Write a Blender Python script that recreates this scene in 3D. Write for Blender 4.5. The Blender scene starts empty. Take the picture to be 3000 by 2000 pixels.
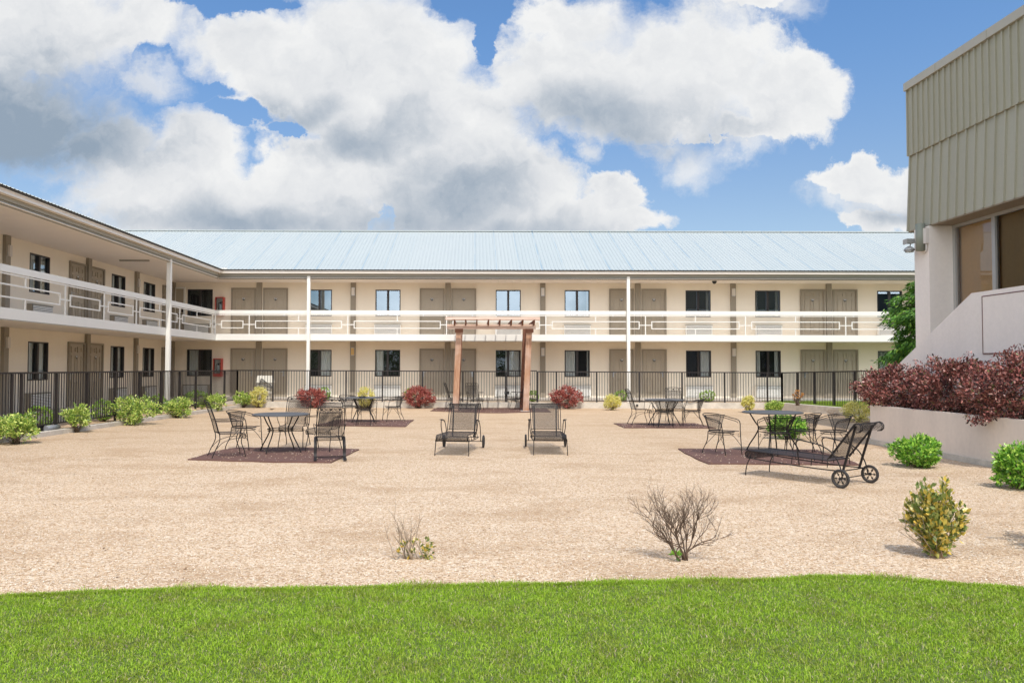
import bpy, math, random
import numpy as np
from mathutils import Vector, Matrix
R = math.radians
# ------------------------------------------------------------------ camera
sc = bpy.context.scene
C = sc.collection
EYE = Vector((0, 0, 1.65)); F = 2300.0; PU = 1390.0
PITCH = math.atan(73 / F); ROLL = 0.0022
cam = bpy.data.objects.new('camera', bpy.data.cameras.new('camera')); C.objects.link(cam)
CM = Matrix.Rotation(R(90) + PITCH, 4, 'X') @ Matrix.Rotation(ROLL, 4, 'Z')
cam.matrix_world = Matrix.Translation(EYE) @ CM
cam.data.sensor_width = 36; cam.data.sensor_fit = 'HORIZONTAL'
cam.data.lens = F / 3000 * 36; cam.data.shift_x = (1500 - PU) / 3000
cam.data.clip_end = 2000; cam.data.clip_start = 0.05
sc.camera = cam

def ray(u, v):
    return (CM.to_3x3() @ Vector(((u - PU) / F, (1000 - v) / F, -1)))
def at(u, v, X=None, Y=None, Z=None):
    d = ray(u, v)
    if Y is not None: t = (Y - EYE.y) / d.y
    elif X is not None: t = (X - EYE.x) / d.x
    else: t = (Z - EYE.z) / d.z
    return EYE + d * t
def G(u, v, z=0.0):
    return at(u, v, Z=z)

# ------------------------------------------------------------------ sun, sky, exposure
SUN_EL = R(58.5); SUN_AZ = R(-12)       # sun behind the camera, slightly to its right
sd = Vector((math.sin(SUN_AZ), math.cos(SUN_AZ), -math.tan(SUN_EL))).normalized()
sun = bpy.data.objects.new('sun', bpy.data.lights.new('sun', 'SUN')); C.objects.link(sun)
sun.data.energy = 2.5; sun.data.angle = R(0.55); sun.data.color = (1.0, 0.955, 0.88)
sun.rotation_euler = sd.to_track_quat('-Z', 'Y').to_euler()
sc.view_settings.view_transform = 'Standard'; sc.view_settings.look = 'None'
sc.view_settings.exposure = 0.47; sc.view_settings.gamma = 1

class NT:
    def __init__(s, tree): s.t = tree
    def n(s, typ, **kw):
        nd = s.t.nodes.new(typ)
        for k, v in kw.items(): setattr(nd, k, v)
        return nd
    def l(s, a, b): s.t.links.new(a, b)
    def _in(s, sock, v):
        if v is None: return
        if isinstance(v, bpy.types.NodeSocket): s.l(v, sock)
        else: sock.default_value = v
    def m(s, op, a, b=None, c=None, clamp=False):
        nd = s.n('ShaderNodeMath', operation=op); nd.use_clamp = clamp
        for i, v in enumerate((a, b, c)): s._in(nd.inputs[i], v)
        return nd.outputs[0]
    def vm(s, op, a, b=None, out=0):
        nd = s.n('ShaderNodeVectorMath', operation=op)
        s._in(nd.inputs[0], a); s._in(nd.inputs[1], b)
        return nd.outputs[out]
    def sm(s, v, lo, hi, a=0.0, b=1.0):
        nd = s.n('ShaderNodeMapRange', interpolation_type='SMOOTHSTEP')
        for i, x in enumerate((v, lo, hi, a, b)): s._in(nd.inputs[i], x)
        return nd.outputs[0]
    def noise(s, vec, scale, detail=4, rough=0.55, out=0, dist=0.0):
        nd = s.n('ShaderNodeTexNoise'); s._in(nd.inputs['Vector'], vec)
        nd.inputs['Scale'].default_value = scale; nd.inputs['Detail'].default_value = detail
        nd.inputs['Roughness'].default_value = rough; nd.inputs['Distortion'].default_value = dist
        return nd.outputs[out]
    def mix(s, fac, a, b, mode='MIX'):
        nd = s.n('ShaderNodeMix', data_type='RGBA', blend_type=mode)
        s._in(nd.inputs[0], fac)
        for sock, v in ((nd.inputs[6], a), (nd.inputs[7], b)):
            if isinstance(v, tuple) and len(v) == 3: v = v + (1,)
            s._in(sock, v)
        return nd.outputs[2]
    def ramp(s, fac, stops, interp='LINEAR'):
        nd = s.n('ShaderNodeValToRGB'); cr = nd.color_ramp; cr.interpolation = interp
        while len(cr.elements) < len(stops): cr.elements.new(0.5)
        for e, (p, c) in zip(cr.elements, stops):
            e.position = p; e.color = tuple(c) + (1,) if len(c) == 3 else c
        s._in(nd.inputs[0], fac)
        return nd.outputs[0]

w = bpy.data.worlds.new('World'); sc.world = w; w.use_nodes = True
w.node_tree.nodes.clear(); W = NT(w.node_tree)
sky = W.n('ShaderNodeTexSky', sky_type='NISHITA'); sky.sun_disc = False
sky.sun_elevation = SUN_EL; sky.sun_rotation = math.pi + SUN_AZ
sky.air_density = 1.0; sky.dust_density = 0.6; sky.ozone_density = 2.2
tc = W.n('ShaderNodeTexCoord'); dv = tc.outputs['Generated']
sep = W.n('ShaderNodeSeparateXYZ'); W.l(dv, sep.inputs[0])
ay = W.m('MAXIMUM', W.m('ABSOLUTE', sep.outputs[1]), 0.18)
cu = W.m('DIVIDE', sep.outputs[0], ay); cw = W.m('DIVIDE', sep.outputs[2], ay)
cmb = W.n('ShaderNodeCombineXYZ'); W.l(cu, cmb.inputs[0]); W.l(cw, cmb.inputs[1]); W.l(W.m('MULTIPLY', W.m('SIGN', sep.outputs[1]), 0.4), cmb.inputs[2])
q0 = cmb.outputs[0]
nv1 = W.noise(q0, 4.5, 3, 0.5, out=1); nv2 = W.noise(q0, 16.0, 6, 0.62, out=1)
def warp(p, nv, amt):
    d = W.vm('SUBTRACT', nv, (0.5, 0.5, 0.5)); sc_ = W.n('ShaderNodeVectorMath', operation='SCALE')
    W.l(d, sc_.inputs[0]); sc_.inputs['Scale'].default_value = amt
    return W.vm('ADD', p, sc_.outputs[0])
q = warp(warp(q0, nv1, 0.06), nv2, 0.085)
def blob(p, cx, cy, rx, ry):      # photo-scale centre and radii turned into sky directions
    d = ray(cx * 1.2755, cy * 1.2755); U, V = d.x / d.y, d.z / d.y
    k = 1.2755 / F
    a = W.vm('SUBTRACT', p, (U, V, 0.4)); b = W.vm('MULTIPLY', a, (1 / (rx * k), 1 / (ry * k), 0.6))
    ln = W.vm('LENGTH', b, out=1)
    return W.m('SUBTRACT', 1.0, ln)
def union(p, lst):
    o = None
    for e in lst:
        x = blob(p, *e)
        o = x if o is None else W.m('SMOOTH_MAX', o, x, 0.18)
    return o
def cen(x, k): return W.m('MULTIPLY', W.m('SUBTRACT', x, 0.5), k)
CL = [(60, 60, 340, 170), (40, 280, 290, 135), (230, 340, 160, 90), (300, 60, 160, 90), (330, 430, 210, 120), (430, 350, 125, 140), (700, 395, 160, 115), (560, 490, 440, 100),
      (560, 95, 200, 95), (700, 190, 270, 130), (860, 110, 270, 200), (960, 300, 300, 200), (1130, 440, 260, 120), (1340, 500, 200, 52), (1420, 445, 75, 50),
      (1330, 170, 245, 160), (1320, 50, 160, 90), (1560, 150, 290, 165), (1480, 230, 250, 95), (1770, 210, 165, 120), (1700, 290, 150, 45), (1720, 10, 80, 40),
      (1985, 405, 105, 55), (2070, 420, 90, 70), (2010, 500, 90, 32), (2100, 500, 60, 60)]
WI = [(1590, 375, 105, 75), (1690, 325, 110, 60), (1360, 345, 45, 40), (1530, 320, 90, 50), (350, 190, 120, 70), (880, 500, 60, 60), (1800, 20, 120, 60), (2000, 460, 170, 60), (200, 400, 160, 60)]
GAP = [(455, 200, 105, 24), (565, 252, 95, 30), (655, 285, 45, 16), (350, 150, 34, 50), (372, 212, 40, 26), (520, 6, 130, 26), (1090, 4, 85, 50), (1115, 75, 30, 55), (875, 508, 26, 40),
       (1560, 330, 80, 26)]
dpos = union(q, CL); dneg = union(q, GAP)
f1 = W.noise(q0, 8.0, 8, 0.62); f2 = W.noise(q, 30.0, 6, 0.65); f3 = W.noise(q0, 3.1, 3, 0.5)
fb = W.m('ADD', cen(f1, 0.62), cen(f2, 0.46))
dens = W.m('SUBTRACT', dpos, W.m('MULTIPLY', W.m('MAXIMUM', W.m('ADD', dneg, 0.30), 0.0), 0.85))
dens = W.m('ADD', dens, fb)
back = W.sm(sep.outputs[1], -0.05, 0.1, 1.0, 0.0)        # the rest of the sky: clouds made denser to add fill light
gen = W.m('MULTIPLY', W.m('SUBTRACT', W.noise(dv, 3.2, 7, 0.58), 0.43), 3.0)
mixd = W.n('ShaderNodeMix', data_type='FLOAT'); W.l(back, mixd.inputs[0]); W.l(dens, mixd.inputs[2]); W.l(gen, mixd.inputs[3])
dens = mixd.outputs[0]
wdt = W.sm(f3, 0.40, 0.62, 0.24, 0.62)                     # some rims crisp, some feathered away
mask = W.m('POWER', W.sm(W.m('DIVIDE', W.m('ADD', dens, 0.06), wdt), 0.0, 1.0), 0.8)
wisp = W.sm(W.m('ADD', union(q, WI), W.m('MULTIPLY', fb, 1.7)), 0.0, 0.9, 0.0, 0.8)
wisp = W.m('MULTIPLY', wisp, W.m('SUBTRACT', 1.0, back))
mask = W.m('MAXIMUM', mask, wisp)
DK = [(0, 290, 380, 180), (90, 340, 300, 110), (230, 290, 150, 110), (920, 500, 280, 90), (1030, 450, 280, 120), (1200, 530, 340, 50),
      (1340, 265, 250, 80), (1480, 290, 220, 45), (850, 300, 200, 70), (640, 530, 430, 55), (700, 235, 140, 50), (2040, 475, 130, 25)]
dk = union(warp(q0, nv1, 0.16), DK)
dark = W.sm(W.m('ADD', dk, W.m('ADD', cen(f1, 0.35), cen(f3, 0.5))), -0.55, 1.0)
edge = W.sm(dens, 0.0, 0.8)                       # thin rims of a cloud glow whiter than its body
storm = W.sm(W.m('ADD', union(warp(q0, nv1, 0.12), [(0, 290, 330, 170), (120, 340, 240, 90)]), cen(f1, 0.5)), -0.2, 0.8)
shade = W.m('ADD', W.m('MULTIPLY', dark, 0.62), W.m('MULTIPLY', edge, 0.20))
shade = W.m('ADD', shade, W.m('MULTIPLY', storm, 0.33))
def puff(scale, dz, k):
    a = W.noise(q, scale, 5, 0.55); b = W.noise(W.vm('ADD', q, (0.35*dz, dz, 0)), scale, 5, 0.55)
    return W.m('MULTIPLY', W.m('SUBTRACT', b, a), k)
shade = W.m('ADD', shade, cen(W.noise(q, 6.0, 5, 0.55), 0.35)); shade = W.m('ADD', shade, puff(7.0, 0.028, 0.9)); shade = W.m('ADD', shade, puff(19.0, 0.011, 0.5), clamp=True)
ccol = W.ramp(shade, [(0.0, (0.735, 0.74, 0.74)), (0.3, (0.625, 0.64, 0.66)), (0.6, (0.44, 0.48, 0.53)), (1.0, (0.245, 0.31, 0.39))])
tint = W.mix(W.sm(sep.outputs[2], 0.14, 0.42), (0.93, 0.91, 0.91), (0.77, 1.0, 1.17))
skyc = W.mix(1.0, sky.outputs[0], tint, 'MULTIPLY')
bg1 = W.n('ShaderNodeBackground'); W.l(skyc, bg1.inputs[0]); bg1.inputs[1].default_value = 0.108
bg2 = W.n('ShaderNodeBackground'); W.l(ccol, bg2.inputs[0]); W.l(W.m('ADD', W.m('MULTIPLY', back, 1.45), 0.88), bg2.inputs[1])     # clouds behind the camera raised in strength, added fill for the shaded walls
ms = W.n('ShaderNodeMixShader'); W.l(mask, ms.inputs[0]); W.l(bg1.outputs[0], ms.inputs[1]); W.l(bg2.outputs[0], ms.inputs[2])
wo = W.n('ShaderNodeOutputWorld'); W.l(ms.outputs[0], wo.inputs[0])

# ------------------------------------------------------------------ materials
MATS = {}
def mat(name, col, rough=0.6, metal=0.0, spec=0.5, fn=None):
    if name in MATS: return MATS[name]
    m = bpy.data.materials.new(name); m.use_nodes = True; MATS[name] = m
    N = NT(m.node_tree); p = m.node_tree.nodes['Principled BSDF']
    p.inputs['Base Color'].default_value = tuple(col) + (1,)
    p.inputs['Roughness'].default_value = rough; p.inputs['Metallic'].default_value = metal
    p.inputs['Specular IOR Level'].default_value = spec
    if fn: fn(N, p, col)
    return m
def geo(N): return N.n('ShaderNodeNewGeometry')
def bump(N, p, h, strength, dist=0.01):
    b = N.n('ShaderNodeBump'); b.inputs['Strength'].default_value = strength; b.inputs['Distance'].default_value = dist
    N.l(h, b.inputs['Height']); N.l(b.outputs[0], p.inputs['Normal'])
def weather(amount=0.12, scale=3.0, bmp=0.0, bscale=60, streak=False):
    def f(N, p, col):
        pos = geo(N).outputs['Position']
        v = pos
        if streak:
            v = N.vm('MULTIPLY', pos, (1.0, 1.0, 0.12))
        a = N.noise(v, scale, 5, 0.6); b = N.noise(pos, scale * 9, 3, 0.6)
        k = N.m('ADD', N.m('MULTIPLY', N.m('SUBTRACT', a, 0.5), 2 * amount), N.m('MULTIPLY', N.m('SUBTRACT', b, 0.5), amount))
        k = N.m('ADD', k, 1.0)
        cc = N.n('ShaderNodeCombineXYZ')
        for i in range(3): N.l(k, cc.inputs[i])
        N.l(N.mix(1.0, tuple(col), cc.outputs[0], 'MULTIPLY'), p.inputs['Base Color'])
        if bmp: bump(N, p, N.noise(pos, bscale, 4, 0.6), bmp, 0.004)
    return f
def island(stops, trans=0.25, rough=0.5, spec=0.3, patch=None):
    def f(N, p, col):
        g = geo(N); r = g.outputs['Random Per Island']
        c = N.ramp(r, stops)
        if patch: c = N.mix(N.sm(N.noise(g.outputs['Position'], patch[0], 5, 0.65), .42, .68, 0, patch[2]), c, patch[1], 'MULTIPLY')
        N.l(c, p.inputs['Base Color'])
        tr = N.n('ShaderNodeBsdfTranslucent'); N.l(c, tr.inputs[0])
        mx = N.n('ShaderNodeMixShader'); mx.inputs[0].default_value = trans
        out = N.t.nodes['Material Output']
        N.l(p.outputs[0], mx.inputs[1]); N.l(tr.outputs[0], mx.inputs[2]); N.l(mx.outputs[0], out.inputs[0])
    return f

M_wall = mat('painted_stucco_cream', (0.88, 0.785, 0.65), 0.85, fn=weather(0.05, 1.6, 0.25, 90, True))
M_trim = mat('taupe_paint', (0.31, 0.265, 0.205), 0.7, fn=weather(0.07, 3, streak=True))
M_door = mat('taupe_door_paint', (0.42, 0.355, 0.27), 0.4, fn=weather(0.06, 2))
M_white = mat('white_rail_paint', (0.80, 0.78, 0.73), 0.5, fn=weather(0.05, 2.5, streak=True))
M_fascia = mat('grey_brown_fascia', (0.36, 0.34, 0.29), 0.6, fn=weather(0.09, 2.5, streak=False))
M_gut = mat('beige_gutter_metal', (0.82, 0.76, 0.69), 0.45, fn=weather(0.05, 2))
M_soff = mat('soffit_boards', (0.84, 0.76, 0.68), 0.8, fn=weather(0.05, 2))
M_dark = mat('bronze_window_frame', (0.035, 0.028, 0.028), 0.4)
M_iron = mat('black_wrought_iron', (0.020, 0.017, 0.017), 0.55, spec=0.25, fn=weather(0.25, 20))
M_fence = mat('black_fence_paint', (0.022, 0.018, 0.018), 0.45, fn=weather(0.2, 8))
M_ttop = mat('grey_table_metal', (0.085, 0.085, 0.088), 0.6, fn=weather(0.12, 14))
M_ac = mat('white_louvre_metal', (0.90, 0.88, 0.83), 0.5, fn=weather(0.04, 5))
M_acd = mat('dark_louvre_gap', (0.08, 0.075, 0.07), 0.8)
M_conc = mat('concrete', (0.50, 0.46, 0.41), 0.9, fn=weather(0.22, 4, 0.4, 40))
M_curb = mat('weathered_concrete', (0.56, 0.51, 0.44), 0.9, fn=weather(0.45, 3.5, 0.6, 30))
M_red = mat('red_cabinet_paint', (0.50, 0.045, 0.028), 0.4)
M_lamp = mat('frosted_lamp_cover', (0.72, 0.66, 0.60), 0.4)
M_lampw = mat('yellowed_lamp_cover', (0.62, 0.40, 0.14), 0.4)
M_silver = mat('brushed_metal', (0.55, 0.57, 0.60), 0.3, 0.8)
M_cloth = mat('white_curtain', (0.88, 0.86, 0.80), 0.9)
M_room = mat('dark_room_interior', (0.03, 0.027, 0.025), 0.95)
M_plate = mat('black_number_plate', (0.015, 0.015, 0.015), 0.4)
M_num = mat('white_number_paint', (0.85, 0.85, 0.83), 0.5)
M_pstuc = mat('pale_pink_stucco', (0.74, 0.64, 0.55), 0.85, fn=weather(0.16, 1.5, 0.25, 80, True))
M_pstuc2 = mat('grey_pink_stucco', (0.84, 0.765, 0.70), 0.85, fn=weather(0.13, 1.3, 0.25, 80, True))
M_brown = mat('brown_roller_blind', (0.70, 0.42, 0.19), 0.9, fn=weather(0.15, 1.5, streak=True))
M_alum = mat('weathered_aluminium', (0.42, 0.41, 0.39), 0.5, 0.3)
M_tyre = mat('black_rubber', (0.03, 0.027, 0.027), 0.7)
M_bark = mat('bush_bark', (0.16, 0.12, 0.085), 0.9)
M_twig = mat('dead_twig_bark', (0.125, 0.08, 0.054), 0.9)
M_twig2 = mat('pale_dead_stem', (0.34, 0.26, 0.19), 0.9)
M_bin = mat('cream_bin_plastic', (0.62, 0.58, 0.50), 0.6)
M_pipe = mat('grey_plastic_pipe', (0.22, 0.23, 0.25), 0.5)
M_green_tube = mat('grey_green_metal', (0.24, 0.255, 0.205), 0.55)

def f_glass(refl, tint=(0.02, 0.022, 0.024)):
    def f(N, p, col):
        tr = N.n('ShaderNodeBsdfTransparent'); tr.inputs[0].default_value = (0.90, 0.92, 0.92, 1)
        gl = N.n('ShaderNodeBsdfGlossy'); gl.inputs['Roughness'].default_value = 0.0; gl.inputs[0].default_value = (0.66, 0.80, 0.93, 1)
        fr = N.n('ShaderNodeFresnel'); fr.inputs[0].default_value = 1.5
        k = N.m('ADD', N.m('MULTIPLY', fr.outputs[0], 1.0), refl, clamp=True)
        mx = N.n('ShaderNodeMixShader'); N.l(k, mx.inputs[0]); N.l(tr.outputs[0], mx.inputs[1]); N.l(gl.outputs[0], mx.inputs[2])
        N.l(mx.outputs[0], N.t.nodes['Material Output'].inputs[0])
    return f
M_glu = mat('reflective_window_glass', (0, 0, 0), fn=f_glass(0.36))
M_gll = mat('clear_window_glass', (0, 0, 0), fn=f_glass(0.02))
M_glr2 = mat('mirroring_window_glass', (0, 0, 0), fn=f_glass(0.34))
M_glr = mat('tinted_window_glass', (0, 0, 0), fn=f_glass(0.04))

def f_roof(N, p, col):
    pos = geo(N).outputs['Position']; s = N.n('ShaderNodeSeparateXYZ'); N.l(pos, s.inputs[0])
    t = N.m('DIVIDE', s.outputs[0], 0.915); idx = N.m('FLOOR', t); fr = N.m('FRACT', t)
    wn = N.n('ShaderNodeTexWhiteNoise', noise_dimensions='1D'); N.l(idx, wn.inputs['W'])
    seam = N.m('MULTIPLY', N.sm(N.m('ABSOLUTE', N.m('SUBTRACT', fr, 0.5)), 0.455, 0.49), N.sm(wn.outputs[0], 0.1, 0.7))
    nz = N.noise(N.vm('MULTIPLY', pos, (6, 0.6, 0.6)), 1.0, 4)
    seam = N.m('MULTIPLY', seam, N.sm(nz, 0.3, 0.6))
    base = N.mix(N.noise(pos, 0.35, 4), (0.38, 0.415, 0.415), (0.415, 0.445, 0.44))
    base = N.mix(N.m('MULTIPLY', wn.outputs[0], 0.22), base, (0.32, 0.38, 0.40))
    sp = N.n('ShaderNodeTexVoronoi'); N._in(sp.inputs['Vector'], pos); sp.inputs['Scale'].default_value = 1.1
    spot = N.sm(sp.outputs['Distance'], 0.03, 0.07, 0.45, 0.0)
    base = N.mix(spot, base, (0.16, 0.2, 0.25))
    N.l(N.mix(N.m('MULTIPLY', seam, 0.75), base, (0.17, 0.27, 0.36)), p.inputs['Base Color'])
M_roof = mat('pale_blue_metal_roofing', (0.5, 0.7, 0.8), 0.45, 0.0, fn=f_roof)

def f_gravel(N, p, col):
    pos = geo(N).outputs['Position']
    v1 = N.n('ShaderNodeTexVoronoi'); N._in(v1.inputs['Vector'], pos); v1.inputs['Scale'].default_value = 60; v1.inputs['Randomness'].default_value = 1
    v2 = N.n('ShaderNodeTexVoronoi'); N._in(v2.inputs['Vector'], N.vm('MULTIPLY', pos, (1, 0.7, 1))); v2.inputs['Scale'].default_value = 30
    s1 = N.n('ShaderNodeSeparateColor'); N.l(v1.outputs['Color'], s1.inputs[0])
    s2 = N.n('ShaderNodeSeparateColor'); N.l(v2.outputs['Color'], s2.inputs[0])
    c1 = N.ramp(s1.outputs[0], [(0.0, (0.22, 0.13, 0.07)), (0.14, (0.46, 0.31, 0.18)), (0.5, (0.70, 0.55, 0.40)), (0.8, (0.86, 0.75, 0.62)), (1.0, (0.96, 0.92, 0.85))])
    c2 = N.ramp(s2.outputs[1], [(0.0, (0.48, 0.31, 0.18)), (0.25, (0.65, 0.47, 0.31)), (0.75, (0.74, 0.58, 0.42)), (1.0, (0.86, 0.74, 0.60))])
    c = N.mix(0.35, c1, c2)
    big = N.noise(N.vm('MULTIPLY', pos, (1, 1.6, 1)), 0.55, 6, 0.62)
    c = N.mix(N.sm(big, 0.47, 0.66, 0.0, 0.5), c, (0.44, 0.295, 0.175))
    sy = N.n('ShaderNodeSeparateXYZ'); N.l(pos, sy.inputs[0])
    # far part: finer, dustier, more golden gravel
    c = N.mix(N.sm(N.m('ADD', sy.outputs[1], N.m('MULTIPLY', big, 8)), 12, 28, 0.0, 0.42), c, (0.60, 0.43, 0.26))
    mid = N.noise(pos, 3.1, 5, 0.6)
    c = N.mix(N.sm(mid, 0.55, 0.8, 0.0, 0.35), c, (0.42, 0.28, 0.16))
    c = N.mix(N.sm(N.noise(pos, 1.7, 4, 0.6), 0.55, 0.8, 0.0, 0.3), c, (0.84, 0.72, 0.58))
    # darker litter and damp streaks that run across the yard
    st = N.noise(N.vm('MULTIPLY', pos, (0.35, 2.2, 1)), 1.0, 6, 0.68)
    c = N.mix(N.sm(st, 0.53, 0.68, 0.0, 0.22), c, (0.36, 0.245, 0.15))
    c = N.mix(1.0, c, (0.83, 0.785, 0.735), 'MULTIPLY')
    N.l(c, p.inputs['Base Color'])
    v3 = N.n('ShaderNodeTexVoronoi'); N._in(v3.inputs['Vector'], pos); v3.inputs['Scale'].default_value = 2.3
    h = N.m('ADD', N.m('MULTIPLY', v1.outputs['Distance'], -1.0), N.m('MULTIPLY', v2.outputs['Distance'], -1.3))
    bump(N, p, h, 0.85, 0.012)
M_grav = mat('tan_pea_gravel', (0.6, 0.45, 0.3), 0.95, fn=f_gravel)

def f_soil(N, p, col):
    pos = geo(N).outputs['Position']
    a = N.noise(pos, 2.2, 5, 0.6); b = N.noise(pos, 40, 3, 0.6)
    c = N.mix(a, (0.075, 0.13, 0.018), (0.13, 0.18, 0.04))
    N.l(N.mix(N.m('MULTIPLY', b, 0.6), c, (0.06, 0.075, 0.02)), p.inputs['Base Color'])
    bump(N, p, b, 0.6, 0.02)
M_soil = mat('lawn_soil', (0.06, 0.12, 0.02), 0.95, fn=f_soil)
M_rub = mat('brown_rubber_mat', (0.125, 0.062, 0.048), 0.8, fn=weather(0.25, 2.2, 0.5, 60))
def f_wood(N, p, col):
    pos = geo(N).outputs['Position']
    a = N.noise(N.vm('MULTIPLY', pos, (9, 9, 0.8)), 2.0, 6, 0.65, dist=0.6); b = N.noise(pos, 1.3, 4)
    c = N.ramp(a, [(0.25, (0.25, 0.115, 0.065)), (0.5, (0.38, 0.20, 0.115)), (0.75, (0.56, 0.37, 0.26))])
    c = N.mix(N.sm(b, 0.45, 0.7, 0.0, 0.45), c, (0.62, 0.50, 0.43))
    vo = N.n('ShaderNodeTexVoronoi'); N._in(vo.inputs['Vector'], pos); vo.inputs['Scale'].default_value = 2.6
    c = N.mix(N.sm(vo.outputs['Distance'], 0.05, 0.12, 0.7, 0.0), c, (0.17, 0.07, 0.035))
    N.l(c, p.inputs['Base Color']); bump(N, p, a, 0.4, 0.01)
M_wood = mat('redwood_timber', (0.4, 0.2, 0.12), 0.75, fn=f_wood)
def f_woodh(N, p, col):
    pos = geo(N).outputs['Position']
    a = N.noise(N.vm('MULTIPLY', pos, (0.8, 2, 12)), 2.0, 6, 0.65, dist=0.6)
    c = N.ramp(a, [(0.25, (0.45, 0.28, 0.21)), (0.5, (0.68, 0.50, 0.41)), (0.8, (0.80, 0.68, 0.60))])
    N.l(c, p.inputs['Base Color']); bump(N, p, a, 0.4, 0.01)
M_woodp = mat('sun_bleached_timber', (0.6, 0.4, 0.3), 0.8, fn=f_woodh)
M_woodd = mat('brown_rafter_shaded_post_timber', (0.20, 0.085, 0.05), 0.8, fn=weather(0.25, 6))
M_mans = mat('sage_metal_panels', (0.37, 0.35, 0.27), 0.5, fn=weather(0.10, 1.3, streak=True))
M_mcap = mat('sage_metal_coping', (0.42, 0.39, 0.325), 0.5, fn=weather(0.06, 1.3))
M_soffd = mat('brown_soffit_metal', (0.25, 0.20, 0.14), 0.7, fn=weather(0.15, 1.5))

L_leaf = mat('glossy_yellow_green_leaf', (0.2, 0.35, 0.06), 0.4, fn=island([(0, (0.083, 0.178, 0.033)), (0.35, (0.239, 0.389, 0.067)), (0.65, (0.552, 0.713, 0.133)), (1, (0.920, 0.920, 0.327))]))
L_leafr = mat('bright_green_leaf', (0.2, 0.35, 0.06), 0.35, fn=island([(0, (0.051, 0.150, 0.020)), (0.4, (0.170, 0.390, 0.042)), (0.75, (0.340, 0.630, 0.070)), (1, (0.714, 0.900, 0.196))]))
L_round = mat('clipped_boxwood_leaf', (0.1, 0.3, 0.05), 0.5, fn=island([(0, (0.090, 0.209, 0.030)), (0.5, (0.306, 0.566, 0.084)), (1, (0.765, 0.920, 0.168))]))
L_yel = mat('golden_leaf', (0.6, 0.55, 0.15), 0.5, fn=island([(0, (0.430, 0.443, 0.078)), (0.4, (0.784, 0.690, 0.182)), (0.8, (0.920, 0.862, 0.338)), (1, (0.920, 0.920, 0.546))]))
L_red = mat('burgundy_leaf', (0.3, 0.08, 0.06), 0.5, fn=island([(0, (0.131, 0.032, 0.031)), (0.45, (0.362, 0.090, 0.077)), (0.85, (0.609, 0.189, 0.154)), (1, (0.754, 0.348, 0.252))]))
L_barb = mat('plum_barberry_leaf', (0.25, 0.08, 0.08), 0.4, fn=island([(0, (0.03, 0.018, 0.014)), (0.3, (0.11, 0.038, 0.032)), (0.55, (0.36, 0.11, 0.095)), (0.8, (0.54, 0.21, 0.18)), (0.94, (0.66, 0.38, 0.33)), (0.96, (0.16, 0.17, 0.05)), (1, (0.12, 0.13, 0.04))], trans=0.15, patch=(2.2, (0.52, 0.50, 0.42), 1.0)))
L_var = mat('variegated_leaf', (0.5, 0.45, 0.1), 0.4, fn=island([(0, (0.10, 0.15, 0.03)), (0.45, (0.26, 0.31, 0.08)), (0.6, (0.55, 0.44, 0.09)), (0.85, (0.80, 0.56, 0.09)), (1, (0.84, 0.78, 0.42))]))
L_org = mat('orange_leaf', (0.6, 0.3, 0.1), 0.5, fn=island([(0, (0.45, 0.18, 0.04)), (1, (0.75, 0.42, 0.14))]))
L_tree = mat('feathery_tree_leaf', (0.08, 0.2, 0.03), 0.5, fn=island([(0, (0.03, 0.09, 0.012)), (0.5, (0.10, 0.25, 0.028)), (0.88, (0.21, 0.43, 0.05)), (1, (0.45, 0.66, 0.10))], trans=0.25, patch=(1.6, (0.7, 0.75, 0.7), 1.0)))
L_grass = mat('lawn_grass_blade', (0.1, 0.3, 0.04), 0.6, fn=island([(0, (0.17, 0.28, 0.010)), (0.5, (0.29, 0.47, 0.018)), (0.82, (0.40, 0.58, 0.035)), (0.91, (0.50, 0.56, 0.10)), (0.95, (0.52, 0.47, 0.22)), (1, (0.50, 0.44, 0.26))], trans=0.3, patch=(3.1, (0.90, 0.76, 1.25), 1.0)))
L_stone = mat('loose_gravel_chip', (0.6, 0.5, 0.4), 0.9, fn=island([(0, (0.36, 0.22, 0.12)), (0.3, (0.62, 0.45, 0.29)), (0.8, (0.80, 0.66, 0.50)), (1, (0.92, 0.86, 0.77))], trans=0.0))

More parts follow.
